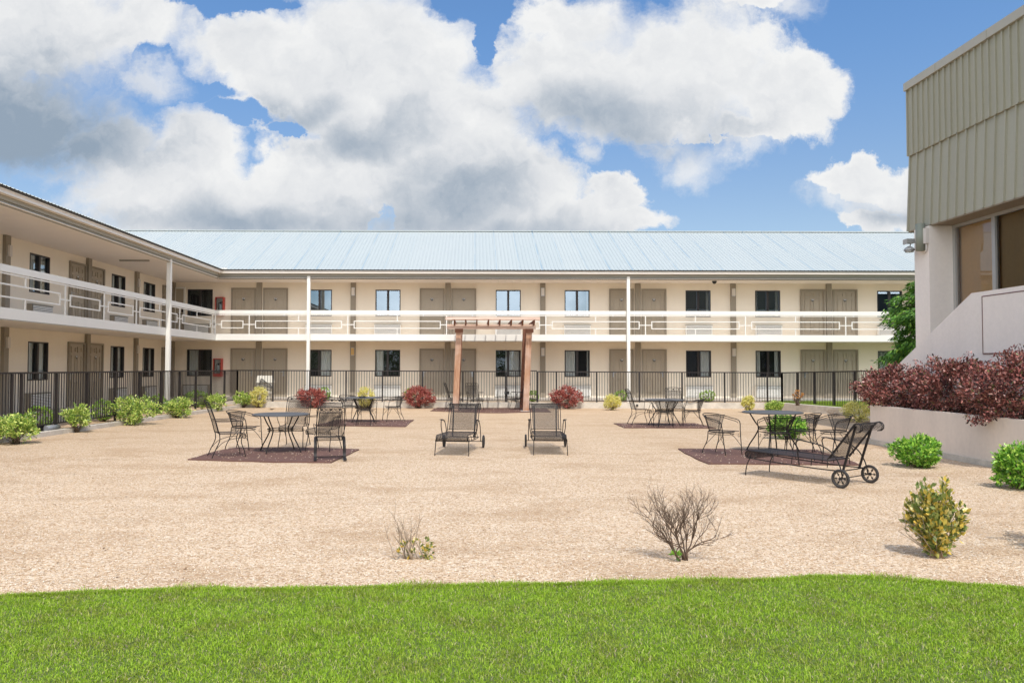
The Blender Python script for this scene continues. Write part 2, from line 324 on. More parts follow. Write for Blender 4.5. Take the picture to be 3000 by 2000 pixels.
# ------------------------------------------------------------------ mesh building
class MB:
    def __init__(s): s.v = []; s.f = []; s.sm = []
    def quad(s, a, b, c, d, smooth=False):
        i = len(s.v); s.v += [tuple(a), tuple(b), tuple(c), tuple(d)]; s.f.append((i, i+1, i+2, i+3)); s.sm.append(smooth); return s
    def poly(s, pts):
        i = len(s.v); s.v += [tuple(p) for p in pts]; s.f.append(tuple(range(i, i + len(pts)))); s.sm.append(False); return s
    def box(s, x0, x1, y0, y1, z0, z1):
        if x0 > x1: x0, x1 = x1, x0
        if y0 > y1: y0, y1 = y1, y0
        if z0 > z1: z0, z1 = z1, z0
        i = len(s.v)
        s.v += [(x0,y0,z0),(x1,y0,z0),(x1,y1,z0),(x0,y1,z0),(x0,y0,z1),(x1,y0,z1),(x1,y1,z1),(x0,y1,z1)]
        s.f += [(i,i+3,i+2,i+1),(i+4,i+5,i+6,i+7),(i,i+1,i+5,i+4),(i+1,i+2,i+6,i+5),(i+2,i+3,i+7,i+6),(i+3,i,i+4,i+7)]
        s.sm += [False]*6; return s
    def hexa(s, p):   # 8 points: bottom 4, top 4
        i = len(s.v); s.v += [tuple(q_) for q_ in p]
        s.f += [(i,i+3,i+2,i+1),(i+4,i+5,i+6,i+7),(i,i+1,i+5,i+4),(i+1,i+2,i+6,i+5),(i+2,i+3,i+7,i+6),(i+3,i,i+4,i+7)]
        s.sm += [False]*6; return s
    def prism(s, pts, z0, z1):
        n = len(pts); i = len(s.v)
        s.v += [(p[0], p[1], z0) for p in pts] + [(p[0], p[1], z1) for p in pts]
        s.f.append(tuple(range(i+n, i+2*n))); s.f.append(tuple(reversed(range(i, i+n)))); s.sm += [False]*2
        for k in range(n):
            s.f.append((i+k, i+(k+1)%n, i+n+(k+1)%n, i+n+k)); s.sm.append(False)
        return s
    def tube(s, pts, r, n=6, closed=False, r2=None):
        P = [Vector(p) for p in pts]; m = len(P)
        if m < 2: return s
        i0 = len(s.v); T = []
        for k in range(m):
            if closed: t = P[(k+1) % m] - P[k-1]
            else: t = P[min(k+1, m-1)] - P[max(k-1, 0)]
            T.append(t.normalized() if t.length > 1e-9 else Vector((0,0,1)))
        up = Vector((0,0,1)) if abs(T[0].z) < 0.9 else Vector((1,0,0))
        nrm = (up - T[0]*up.dot(T[0])).normalized()
        for k in range(m):
            nrm = (nrm - T[k]*nrm.dot(T[k]))
            nrm = nrm.normalized() if nrm.length > 1e-6 else T[k].orthogonal().normalized()
            b = T[k].cross(nrm)
            rr = r if r2 is None else r + (r2 - r) * k / (m - 1)
            for j in range(n):
                a = 2*math.pi*j/n
                s.v.append(tuple(P[k] + nrm*(rr*math.cos(a)) + b*(rr*math.sin(a))))
        for k in range(m if closed else m-1):
            for j in range(n):
                a0 = i0+k*n+j; a1 = i0+k*n+(j+1) % n; k2 = (k+1) % m
                s.f.append((a0, a1, i0+k2*n+(j+1) % n, i0+k2*n+j)); s.sm.append(True)
        if not closed:
            s.f.append(tuple(reversed(range(i0, i0+n)))); s.f.append(tuple(range(i0+(m-1)*n, i0+m*n))); s.sm += [False]*2
        return s
    def disc(s, c, r, z0, z1, n=40):
        return s.prism([(c[0]+r*math.cos(2*math.pi*k/n), c[1]+r*math.sin(2*math.pi*k/n)) for k in range(n)], z0, z1)
    def weave(s, surf, Wd, Hd, dx=0.034, k=0.55, wd=0.0052, thick=0.0):
        """expanded-metal mesh: two families of thin strips over surf(x in 0..Wd, y in 0..Hd)"""
        for sg in (1, -1):
            ln = math.sqrt(1 + k*k); nx, ny = -sg*k/ln*wd/2, 1/ln*wd/2
            c = -Hd/k if sg > 0 else 0.0
            end = Wd if sg > 0 else Wd + Hd/k
            while c < end:
                # line: x = c + sg*t/k , y=t
                t0, t1 = 0.0, Hd
                if sg > 0: t0 = max(t0, (0-c)*k); t1 = min(t1, (Wd-c)*k)
                else: t0 = max(t0, (c-Wd)*k); t1 = min(t1, c*k)
                if t1 - t0 > 0.004:
                    m = max(1, int((t1-t0)/0.045)); i = len(s.v)
                    for q_ in range(m+1):
                        t = t0 + (t1-t0)*q_/m; x = c + sg*t/k
                        s.v.append(tuple(surf(min(max(x+nx, 0), Wd), min(max(t+ny, 0), Hd)))); s.v.append(tuple(surf(min(max(x-nx, 0), Wd), min(max(t-ny, 0), Hd))))
                    for q_ in range(m):
                        s.f.append((i+2*q_, i+2*q_+1, i+2*q_+3, i+2*q_+2)); s.sm.append(False)
                c += dx
        return s

def tag(o, label=None, cat=None, group=None, kind=None):
    if label: o['label'] = label
    if cat: o['category'] = cat
    if group: o['group'] = group
    if kind: o['kind'] = kind
    return o
OFF = {}
def obj(name, mb, material, parent=None, arr=None):
    me = bpy.data.meshes.new(name)
    off = OFF.get(parent.name, Vector((0,0,0))) if parent else Vector((0,0,0))
    if arr is not None:
        V, Fc = arr
        V = np.asarray(V, dtype=np.float32) - np.array(off, dtype=np.float32)
        Fc = np.asarray(Fc, dtype=np.int32); nf, k = Fc.shape
        me.vertices.add(len(V)); me.vertices.foreach_set('co', V.ravel())
        me.loops.add(nf*k); me.loops.foreach_set('vertex_index', Fc.ravel())
        me.polygons.add(nf); me.polygons.foreach_set('loop_start', np.arange(nf, dtype=np.int32)*k)
        me.update(calc_edges=True)
    else:
        me.from_pydata([(a-off.x, b-off.y, c-off.z) for a, b, c in mb.v], [], mb.f)
        if any(mb.sm): me.polygons.foreach_set('use_smooth', mb.sm)
        me.update()
    me.materials.append(material)
    o = bpy.data.objects.new(name, me); C.objects.link(o)
    if parent: o.parent = parent
    OFF[o.name] = off
    return o
def thing(name, loc, label, cat, group=None, rz=0.0):
    o = bpy.data.objects.new(name, None); C.objects.link(o); o.empty_display_size = 0.3
    o.location = loc; o.rotation_euler = (0, 0, rz)
    OFF[o.name] = Vector(loc)
    return tag(o, label, cat, group)
def copy_tree(o, parent=None):
    c = o.copy(); C.objects.link(c); c.parent = parent
    for ch in list(o.children): copy_tree(ch, c)
    return c
def curve(pts, n=6):
    """Catmull-Rom through points"""
    P = [Vector(p) for p in pts]; out = []
    for i in range(len(P)-1):
        p0 = P[max(i-1, 0)]; p1 = P[i]; p2 = P[i+1]; p3 = P[min(i+2, len(P)-1)]
        for k in range(n):
            t = k/n
            out.append(0.5*((2*p1)+(-p0+p2)*t+(2*p0-5*p1+4*p2-p3)*t*t+(-p0+3*p1-3*p2+p3)*t*t*t))
    out.append(P[-1]); return out

# ------------------------------------------------------------------ the setting: ground
EDGE = [(-400, 1765), (0, 1749), (425, 1733), (900, 1728), (1563, 1715), (2200, 1702), (2468, 1692), (2736, 1709), (3000, 1729), (3300, 1765), (3700, 1850)]
edge_pts = [G(u, v) for u, v in EDGE]
edge_pts = [Vector((-60, edge_pts[0].y - 1.0, 0)), Vector((-14, edge_pts[0].y - 0.2, 0))] + edge_pts + [Vector((8, 4.0, 0)), Vector((14, 3.0, 0)), Vector((60, 1, 0))]
edge_c = curve(edge_pts, 5)
mb = MB()
mb.quad((-300, -150, -0.03), (300, -150, -0.03), (300, 500, -0.03), (-300, 500, -0.03))
tag(obj('ground', mb, M_soil), kind='structure')
mb = MB()
mb.poly([(p.x, p.y, 0.0) for p in edge_c] + [(60, 31.5, 0), (-60, 31.5, 0)])
tag(obj('gravel_yard', mb, M_grav), kind='structure')
mb = MB()
mb.poly([(p.x, p.y + 0.02, 0.004) for p in reversed(edge_c)] + [(-60, -40, 0.004), (60, -40, 0.004)])
tag(obj('lawn', mb, M_soil), kind='structure')

# grass blades on the part of the lawn that can be seen
rng = np.random.default_rng(5)
def edge_y(x):
    xs = np.array([p.x for p in edge_c]); ys = np.array([p.y for p in edge_c]); return np.interp(x, xs, ys)
def blades(n, x0, x1, ylo, seed, hscale=1.0, over=0.05):
    g = np.random.default_rng(seed)
    x = g.uniform(x0, x1, n); y = ylo + (edge_y(x) + over - ylo) * (g.uniform(0, 1, n))
    clump = 0.5 + 0.5*np.sin(x*3.1 + 1.7*np.sin(y*2.3)) * np.cos(y*4.1 + 1.3*np.sin(x*1.9))
    h = (0.012 + 0.016*g.random(n) + 0.010*clump) * hscale
    wd = 0.0017 + 0.0013*g.random(n)
    a = g.uniform(0, 2*np.pi, n); lean = g.normal(0, 0.9, n) + 0.5*np.sin(x*5.3+2*np.sin(y*4)); la = g.uniform(0, 2*np.pi, n)
    dx = np.cos(a)*wd; dy = np.sin(a)*wd
    lx = np.cos(la)*lean*h; ly = np.sin(la)*lean*h
    V = np.zeros((n, 5, 3), np.float32)
    V[:, 0] = np.stack([x-dx, y-dy, 0*x], 1); V[:, 1] = np.stack([x+dx, y+dy, 0*x], 1)
    V[:, 2] = np.stack([x+dx*.8+lx*.35, y+dy*.8+ly*.35, h*.6], 1); V[:, 3] = np.stack([x-dx*.8+lx*.35, y-dy*.8+ly*.35, h*.6], 1)
    V[:, 4] = np.stack([x+lx, y+ly, h*(1-0.25*np.abs(lean)).clip(.3)], 1)
    return V, n
Vg, n_ = blades(430000, -5.6, 6.4, 3.0, 5)
b = (np.arange(n_)*5)[:, None]
q1 = np.concatenate([b, b+1, b+2, b+3], 1); q2 = np.concatenate([b+3, b+2, b+4, b+4], 1)
# quads only: tip face as a degenerate-free triangle pair is avoided by using triangles for all
tri = np.concatenate([np.concatenate([b, b+1, b+2], 1), np.concatenate([b, b+2, b+3], 1), np.concatenate([b+3, b+2, b+4], 1)], 0)
Vx, nx_ = blades(26000, -5.6, 6.4, 3.0, 6, 1.15, 0.0)
ge = np.random.default_rng(7); ex = Vx[:, 0, 0].copy(); sh = edge_y(ex) - Vx[:, 0, 1] - 0.03 + np.abs(ge.normal(0, 0.045, nx_))*(1.0+0.9*np.sin(ex*2.3)*np.sin(ex*5.9+1))
Vx[:, :, 1] += sh[:, None]
bx_ = (np.arange(nx_)*5)[:, None] + len(Vg)*5
tri = np.concatenate([tri, np.concatenate([bx_, bx_+1, bx_+2], 1), np.concatenate([bx_, bx_+2, bx_+3], 1), np.concatenate([bx_+3, bx_+2, bx_+4], 1)], 0)
Vg = np.concatenate([Vg, Vx], 0)
tag(obj('grass', None, L_grass, arr=(Vg.reshape(-1, 3), tri)), 'short bright green mown grass in the foreground', 'grass', kind='stuff')

# loose chips on the nearest gravel
def chips(x, y, z, s, seed):
    g = np.random.default_rng(seed); n = len(x)
    base = np.array([(1,0,0),(0,1,0),(-1,0,0),(0,-1,0),(0,0,1),(0,0,-.4)], np.float32)
    sc3 = np.stack([s*g.uniform(.7,1.5,n), s*g.uniform(.6,1.1,n), s*g.uniform(.35,.7,n)], 1)
    a = g.uniform(0, np.pi*2, n); ca, sa = np.cos(a), np.sin(a)
    V = base[None]*sc3[:, None]; V += g.normal(0, .12, V.shape)*s[:, None, None]
    Xr = V[..., 0]*ca[:, None]-V[..., 1]*sa[:, None]; Yr = V[..., 0]*sa[:, None]+V[..., 1]*ca[:, None]
    V = np.stack([Xr+x[:, None], Yr+y[:, None], V[..., 2]+z[:, None]], 2)
    f = np.array([(0,1,4),(1,2,4),(2,3,4),(3,0,4),(1,0,5),(2,1,5),(3,2,5),(0,3,5)])
    Fa = (np.arange(n)*6)[:, None, None] + f[None]
    return V.reshape(-1, 3), Fa.reshape(-1, 3)
n = 90000
yy = 5.6 + 9.5*rng.random(n)**1.7; xx = (rng.random(n)*2-1)*0.78*yy + 0.05*yy
keep = yy > edge_y(xx) + 0.01
xx, yy = xx[keep], yy[keep]
V_, F_ = chips(xx, yy, np.full(len(xx), 0.002), rng.uniform(.004, .0085, len(xx)), 3)
tag(obj('gravel_chips', None, L_stone, arr=(V_, F_)), 'loose pale tan gravel chips scattered over the yard', 'gravel', kind='stuff')

n = 420
yy = 6.0 + 22*rng.random(n)**1.5; xx = (rng.random(n)*2-1)*0.62*yy
V_, F_ = chips(xx, yy, np.full(n, 0.006), rng.uniform(.005, .011, n), 13)
tag(obj('leaf_litter', None, mat('dry_brown_leaf_litter', (0.16, 0.09, 0.045), 0.9), arr=(V_, F_)), 'dry brown leaf litter sprinkled over the gravel', 'leaf litter', kind='stuff')

# ------------------------------------------------------------------ motel building
YW = 33.3; YR = 32.0; XW = -12.8; XR = -10.6
FL = 0.347; F2 = 2.907; XE = 24.0
root = thing('motel_building', (0, YW, FL), 'long two storey cream motel with pale blue metal roof and white balcony rails', 'building')
def zb(v, Y=YW, u=1390): return at(u, v, Y=Y).z
def xb(u, v=1000, Y=YW): return at(u, v, Y=Y).x
def Bb(mb, s0, s1, d0, d1, z0, z1): mb.box(s0, s1, YW-d0, YW-d1, z0, z1)         # back wing: d = out of the wall
def Lb(mb, s0, s1, d0, d1, z0, z1): mb.box(XW+d0, XW+d1, s0, s1, z0, z1)         # left wing
SOFF = 5.19
def sl(u, v=1000): return at(u, v, X=XW).y

pil_b = [(759, 0), (1034.5, 1), (1312, 0), (1590, 1), (1868.5, 0), (2148, 1), (2428.5, 0), (2707, 1), (2985, 0)]
doors_b = [(713, '216', 'R0'), (806.5, '214', 'R'), (1265.5, '212', 'L'), (1358.5, '210', 'R'), (1821, '208', 'L'), (1916, '206', 'R'), (2381, '204', 'L'), (2476, '202', 'R'), (2938, None, 'L')]
wins_b = [935, 1136, 1489, 1691, 2046, 2250, 2608, 2812]
pil_l = [(8.8, 1), (252.5, 0), (395, 1), (504.5, 0)]
doors_l = [(222.5, 'L'), (278.5, 'R')]
wins_l = [112.5, 344.5, 435.5]
# walls with openings
def wall_grid(mb, box, s0, s1, z0, z1, holes, th=0.16):
    S = sorted({s0, s1} | {h[0] for h in holes} | {h[1] for h in holes}); Zs = sorted({z0, z1} | {h[2] for h in holes} | {h[3] for h in holes})
    S = [s for s in S if s0 <= s <= s1]
    for a, b_ in zip(S, S[1:]):
        run = None
        for c, d in zip(Zs, Zs[1:]):
            cx, cz = (a+b_)/2, (c+d)/2
            hole = any(h[0] < cx < h[1] and h[2] < cz < h[3] for h in holes)
            if hole:
                if run: box(mb, a, b_, -th, 0, run[0], run[1]); run = None
            else: run = (run[0], d) if run else (c, d)
        if run: box(mb, a, b_, -th, 0, run[0], run[1])
WZ = [(1.215, 2.34), (3.764, 4.894)]       # window sill and head, lower and upper storey
WH = 0.53; DH = 0.455
holes_b = []; holes_l = []
xcw = [xb(585), xb(586)]
for z0, z1 in WZ:
    for u in wins_b: holes_b.append((xb(u)-WH, xb(u)+WH, z0, z1))
    for x in xcw[:1]: holes_b.append((x-WH+.01, x+WH-.01, z0, z1))
    for u in wins_l: holes_l.append((sl(u)-WH, sl(u)+WH, z0, z1))
lw_more = [sl(8.8)-1.55, sl(8.8)-6.4]
for z0, z1 in WZ:
    for s in lw_more: holes_l.append((s-WH, s+WH, z0, z1))
mb = MB(); wall_grid(mb, Bb, XW-6, XE, FL-0.4, SOFF+0.3, holes_b); obj('wall', mb, M_wall, root)
mb = MB(); wall_grid(mb, Lb, 6.0, YW, FL-0.4, SOFF+0.3, holes_l); obj('wall', mb, M_wall, root)

def make_window(box, s, z0, z1, glass, curt, frame_d=0.0):
    f = MB(); fw = 0.035
    a, b_ = s-WH, s+WH
    box(f, a, b_, -0.10, 0.012, z0, z0+fw); box(f, a, b_, -0.10, 0.012, z1-fw, z1)
    box(f, a, a+fw, -0.10, 0.012, z0+fw, z1-fw); box(f, b_-fw, b_, -0.10, 0.012, z0+fw, z1-fw)
    box(f, s-0.045, s+0.045, -0.085, 0.0, z0+fw, z1-fw)
    o = obj('window', f, M_dark, root)
    g = MB()
    if box is Bb: g.quad((a+fw, YW+.06, z0+fw), (b_-fw, YW+.06, z0+fw), (b_-fw, YW+.06, z1-fw), (a+fw, YW+.06, z1-fw))
    else: g.quad((XW-.06, a+fw, z0+fw), (XW-.06, b_-fw, z0+fw), (XW-.06, b_-fw, z1-fw), (XW-.06, a+fw, z1-fw))
    obj('pane', g, glass, o)
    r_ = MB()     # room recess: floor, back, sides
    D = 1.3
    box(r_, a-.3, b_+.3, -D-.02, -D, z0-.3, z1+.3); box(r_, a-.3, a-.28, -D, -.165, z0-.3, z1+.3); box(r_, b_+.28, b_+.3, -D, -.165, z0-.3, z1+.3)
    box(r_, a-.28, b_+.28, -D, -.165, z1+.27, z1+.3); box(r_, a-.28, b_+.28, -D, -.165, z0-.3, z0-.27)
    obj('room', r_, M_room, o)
    if curt:
        for (c0, c1) in curt:
            cm = MB(); n = max(6, int((c1-c0)*2*WH/0.03)); s0 = a+fw+(b_-a-2*fw)*c0; s1 = a+fw+(b_-a-2*fw)*c1
            for k in range(n):
                p, q_ = s0+(s1-s0)*k/n, s0+(s1-s0)*(k+1)/n
                dA = -0.15+0.022*math.sin(k*1.9); dB = -0.15+0.022*math.sin((k+1)*1.9)
                tmp = MB(); box(tmp, p, q_, min(dA, dB)-.004, max(dA, dB), z0, z1)
                # slanted strip instead of a stepped one
                if box is Bb: cm.quad((p, YW-dA, z0), (q_, YW-dB, z0), (q_, YW-dB, z1), (p, YW-dA, z1))
                else: cm.quad((XW+dA, p, z0), (XW+dB, q_, z0), (XW+dB, q_, z1), (XW+dA, p, z1))
            obj('curtain', cm, M_cloth, o)
    return o
def make_ac(box, s, fz, side=False):
    a, b_ = s-0.555, s+0.555; z0, z1 = fz+0.03, fz+0.50
    f = MB(); box(f, a, b_, 0.0, 0.15, z0, z1)
    o = obj('air_conditioner', f, M_trim if side else M_ac, root)
    g = MB(); box(g, a+.04, b_-.04, 0.15, 0.154, z0+.04, z1-.03); gb = obj('grille', g, M_acd, o)
    g = MB()
    for k in range(9):
        z = z0+0.055+k*0.044
        g_ = (0.152, 0.175)
        box(g, a+.045, b_-.045, g_[0], g_[1], z, z+0.029)
    obj('louvres', g, M_ac if not side else M_ac, o)
    g = MB(); box(g, a-.01, b_+.01, 0.0, 0.17, z1, z1+.015); obj('hood', g, M_fascia, o)
def make_door(box, s, fz, side, numtxt, wing):
    fr = MB(); top = fz+2.05
    w1 = 0.525
    box(fr, s-w1, s-DH, 0.0, 0.06, fz, top); box(fr, s+DH, s+w1, 0.0, 0.06, fz, top); box(fr, s-DH, s+DH, 0.0, 0.06, top-0.06, top)
    lf = MB(); t = top-0.06
    box(lf, s-DH, s+DH, 0.0, 0.010, fz+.01, t)
    pn = lf; H = t-fz
    for sx in (-1, 1):
        for (p0, p1) in ((0.86, 0.955), (0.52, 0.82), (0.10, 0.40)):
            c = s+sx*0.19; a, b_ = c-0.135, c+0.135; z0, z1 = fz+H*p0, fz+H*p1; e = 0.03
            # raised mouldings round a sunk field
            box(pn, a, b_, 0.008, 0.036, z0, z0+e); box(pn, a, b_, 0.008, 0.036, z1-e, z1)
            box(pn, a, a+e, 0.008, 0.036, z0+e, z1-e); box(pn, b_-e, b_, 0.008, 0.036, z0+e, z1-e)
    o = obj('door', lf, M_door, root); obj('door_frame', fr, M_trim, o)
    hs = s+(DH-0.09)*(1 if side.startswith('R') else -1)
    h = MB(); box(h, hs-.028, hs+.028, 0.010, 0.03, fz+0.86, fz+1.10)
    sg = -1 if side.startswith('R') else 1
    box(h, hs-.015, hs+sg*.13, 0.045, 0.06, fz+1.035, fz+1.055); box(h, hs-.012, hs+.012, 0.03, 0.045, fz+1.03, fz+1.06)
    obj('door_handle', h, M_silver, o)
    pl = MB(); zc = fz+1.585
    box(pl, s-.072, s+.072, 0.024, 0.036, zc-.035, zc+.045)
    pts = [(-.035, -.035), (.035, -.035), (.02, -.075), (-.02, -.075)]
    if box is Bb: pl.poly([(s+x, YW-.030, zc+z) for x, z in pts])
    else: pl.poly([(XW+.030, s+x, zc+z) for x, z in pts])
    po = obj('number_plate', pl, M_plate, o)
    if numtxt:
        cu_ = bpy.data.curves.new('digits', 'FONT'); cu_.body = numtxt; cu_.size = 0.078; cu_.align_x = 'CENTER'; cu_.align_y = 'CENTER'; cu_.extrude = 0.002; cu_.offset = 0.0012
        tmp = bpy.data.objects.new('tmp', cu_); C.objects.link(tmp)
        me = bpy.data.meshes.new_from_object(tmp); bpy.data.objects.remove(tmp)
        me.transform(Matrix.Translation(Vector((s, YW-.0385, zc+.004)) - OFF[root.name]) @ Matrix.Rotation(R(90), 4, 'X'))
        me.materials.append(M_num); d = bpy.data.objects.new('digits', me); C.objects.link(d); d.parent = po
    else:
        g = MB()
        for k in (-1, 0, 1):
            box(g, s+k*.038-.011, s+k*.038+.011, 0.036, 0.038, zc-.018, zc+.026)
        obj('digits', g, M_num, po)
    rim = MB(); box(rim, s-.072, s+.072, 0.0362, 0.0375, zc+.038, zc+.043); box(rim, s-.02, s+.02, 0.0362, 0.0375, zc-.062, zc-.056); obj('trim', rim, M_num, po)
    return o
def make_lamp(box, s, z, m=None):
    f = MB(); box(f, s-.07, s+.07, 0.075, 0.09, z-.17, z+.17); o = obj('wall_lamp', f, M_silver, root)
    g = MB(); box(g, s-.062, s+.062, 0.09, 0.16, z-.15, z+.15); obj('lamp_cover', g, m or M_lamp, o)

CT = {(0, 0): [(.55, 1.0)], (0, 1): [(0, .3)], (0, 2): [(.38, .47), (.5, .98)], (0, 3): [(0, .42), (.93, 1)], (0, 4): [(.63, 1)], (0, 5): [(0, .2), (.82, 1)],
      (0, 6): [(0, .45)], (0, 7): [(0, .3)], (1, 4): [(.88, 1)], (1, 5): [(0, .12), (.88, 1)], (1, 6): [(.85, 1)], (1, 3): [(.92, 1)]}
for fl, fz in enumerate((FL, F2)):
    for i, u in enumerate(wins_b):
        make_window(Bb, xb(u), *WZ[fl], M_glu if fl else M_gll, CT.get((fl, i)))
        make_ac(Bb, xb(u), fz)
    make_window(Bb, xcw[0], *WZ[fl], M_gll, None if fl else [(0.02, .42)])
    make_ac(Bb, xcw[0]-.1, fz, True)
    for u, t, sd_ in doors_b:
        tt = None if t is None else (t if fl else '1'+t[1:])
        make_door(Bb, xb(u), fz, sd_, tt, 'b')
    for i, u in enumerate(wins_l):
        make_window(Lb, sl(u), *WZ[fl], M_glu if (fl and i == 0) else M_gll, [(.0, .42), (.6, 1)] if not (fl and i == 0) else [(.2, .45), (.6, .9)])
        make_ac(Lb, sl(u)-.08, fz, True)
    for s in lw_more:
        make_window(Lb, s, *WZ[fl], M_gll, [(0, .35)]); make_ac(Lb, s, fz, True)
    for u, sd_ in doors_l: make_door(Lb, sl(u), fz, sd_, None, 'l')
    for s, sd_ in ((sl(504.5)-.62, 'L'), (sl(8.8)-3.4, 'L'), (sl(8.8)-4.6, 'R')): make_door(Lb, s, fz, sd_, None, 'l')
    top = SOFF if fl else 2.69
    for u, lamp in pil_b:
        m_ = MB(); Bb(m_, xb(u)-.11, xb(u)+.11, 0, 0.075, fz, top); obj('pilaster', m_, M_trim, root)
        if not lamp:
            m_ = MB()
            for sg in (-1, 1): Bb(m_, xb(u)+sg*.155-.02, xb(u)+sg*.155+.02, 0, 0.02, fz, top)
            obj('batten', m_, M_wall, root)
        if lamp: make_lamp(Bb, xb(u), top-.42 if not fl else top-.38, M_lampw if (u == 1034.5 and not fl) else None)
    for s, lamp in [(sl(u), l_) for u, l_ in pil_l] + [(sl(8.8)-4.0, 0)]:
        m_ = MB(); Lb(m_, s-.11, s+.11, 0, 0.10, fz, top); obj('pilaster', m_, M_trim, root)
        if lamp: make_lamp(Lb, s+.02, top-.42)
# glazed corner door upstairs (white frame) 
m_ = MB(); x0, x1 = xb(509), xb(542)
Bb(m_, x0, x0+.07, 0, .05, F2, F2+2.08); Bb(m_, x1-.07, x1, 0, .05, F2, F2+2.08); Bb(m_, x0+.07, x1-.07, 0, .05, F2+2.01, F2+2.08)
o = obj('door', m_, M_white, root); m_ = MB(); Bb(m_, x0+.07, x1-.07, 0, .02, F2, F2+2.01); obj('door_leaf', m_, M_door, o)
m_ = MB(); Bb(m_, x0+.1, x1-.1, .02, .06, F2+.92, F2+.96); Bb(m_, x1-.16, x1-.08, .02, .03, F2+1.0, F2+1.2); obj('push_bar', m_, M_dark, o)

# base trim, floors, slabs
m_ = MB(); m_.box(XR-0.75, XE, 32.28, YW, -0.05, FL-.003); m_.box(XW, -11.3, 6, YW-.001, -0.05, FL-.004)
tag(obj('walkway', m_, M_conc), kind='structure')
m_ = MB(); m_.box(XR-.001, XE, YR, YW-.002, 2.69, 2.90); m_.box(XW+.002, XR-.002, 6, YW-.003, 2.688, 2.899); obj('balcony_floor', m_, M_soff, root)
m_ = MB(); m_.box(XR, XE, YR-.05, YR-.001, 2.697, 2.95); m_.box(XR+.001, XR+.05, 6, YR-.051, 2.697, 2.95); obj('balcony_fascia', m_, M_white, root)
m_ = MB(); m_.box(XR+.05, XE, YR-.052, YR-.02, 2.672, 2.694); m_.box(XR+.02, XR+.052, 6, YR-.06, 2.672, 2.694); obj('drip_edge', m_, M_fascia, root)
# soffit with board grooves, fascia, gutter
m_ = MB(); x = XW
while x < XE:
    m_.box(x, x+.29, 31.87, YW-.003, SOFF, SOFF+.03); x += .30
y = 6.0
while y < 31.85:
    m_.box(XW+.003, -10.45, y, y+.29, SOFF+.001, SOFF+.031); y += .30
m_.box(-10.6, XE, 31.87, YW-.003, SOFF+.032, SOFF+.06); m_.box(XW+.003, -10.5, 6, 31.9, SOFF+.034, SOFF+.06)
obj('soffit', m_, M_soff, root)
GX = -10.42; GY = 31.85
m_ = MB()
m_.box(GX+.002, XE, GY-.03, GY+.02, 5.30, 5.53); m_.box(GX-.02, GX+.03, 6, GY-.031, 5.30, 5.53)
m_.box(GX+.002, XE, GY+.02, GY+.06, 5.19, 5.30); m_.box(GX-.06, GX-.02, 6, GY+.019, 5.19, 5.30)
obj('fascia', m_, M_fascia, root)
m_ = MB()
m_.box(GX, XE, GY-.035, GY+.018, 5.216, 5.232); m_.box(GX-.018, GX+.035, 6, GY-.036, 5.216, 5.232); obj('fascia_trim', m_, M_gut, root)
m_ = MB()
m_.box(GX+.15, XE, GY-.15, GY-.031, 5.40, 5.505); m_.box(GX+.031, GX+.15, 6, GY-.031, 5.40, 5.505)
m_.box(GX+.17, XE, GY-.172, GY-.15, 5.475, 5.508); m_.box(GX+.15, GX+.172, 6, GY-.172, 5.475, 5.508)
m_.box(GX+.17, XE, GY-.165, GY-.15, 5.40, 5.425); m_.box(GX+.15, GX+.165, 6, GY-.165, 5.40, 5.425)
m_.box(GX-.05, GX+.42, GY-.19, GY-.12, 5.50, 5.60)
obj('gutter', m_, M_gut, root)
# ribbed metal roof
def roof_sheet(x0, x1, y0, z0, y1, z1, along='x'):
    m_ = MB(); per = 0.1525; k = 0; x = x0; prof = []
    while x < x1:
        prof += [(x, 0), (x+per*.66, 0), (x+per*.76, .017), (x+per*.90, .017)]
        x += per
    L_ = math.hypot(y1-y0, z1-z0); ny, nz = -(z1-z0)/L_, (y1-y0)/L_
    if nz < 0: ny, nz = -ny, -nz
    for a, b_ in zip(prof, prof[1:]):
        p = [(a[0], y0+ny*a[1], z0+nz*a[1]), (b_[0], y0+ny*b_[1], z0+nz*b_[1]), (b_[0], y1+ny*b_[1], z1+nz*b_[1]), (a[0], y1+ny*a[1], z1+nz*a[1])]
        if along == 'y': p = [(-q_[1], q_[0], q_[2]) for q_ in p]
        m_.quad(*p)
    return m_
RY = 37.5; RZ = 8.11
obj('roof', roof_sheet(-24, XE+1, 31.62, 5.545, RY, RZ), M_roof, root)
obj('roof', roof_sheet(-24, XE+1, RY*2-31.62, 5.545, RY, RZ), M_roof, root)
mleft = roof_sheet(6, 36.5, 10.18, 5.545, 17.0, 5.545+.31*6.82, 'y'); obj('roof', mleft, M_roof, root)
m_ = MB(); m_.quad((-17, 6, 7.66), (-17, 37, 7.66), (-25, 37, 5.2), (-25, 6, 5.2)); obj('roof', m_, M_roof, root)
m_ = MB(); m_.box(-24, XE+1, RY-.13, RY+.13, RZ-.015, RZ+.035); obj('ridge_cap', m_, M_roof, root)
m_ = MB(); m_.box(-10.25, XE, 31.66, 31.70, 5.506, 5.556); m_.box(-10.28, -10.22, 6, 31.66, 5.506, 5.556); obj('eave_closure', m_, M_acd, root)
m_ = MB(); m_.box(XW-6, XE, YW+.17, 42, FL, 5.3); m_.box(XW-7, XW-.17, 6, YW+.3, FL, 5.3); obj('inner_walls', m_, M_room, root)
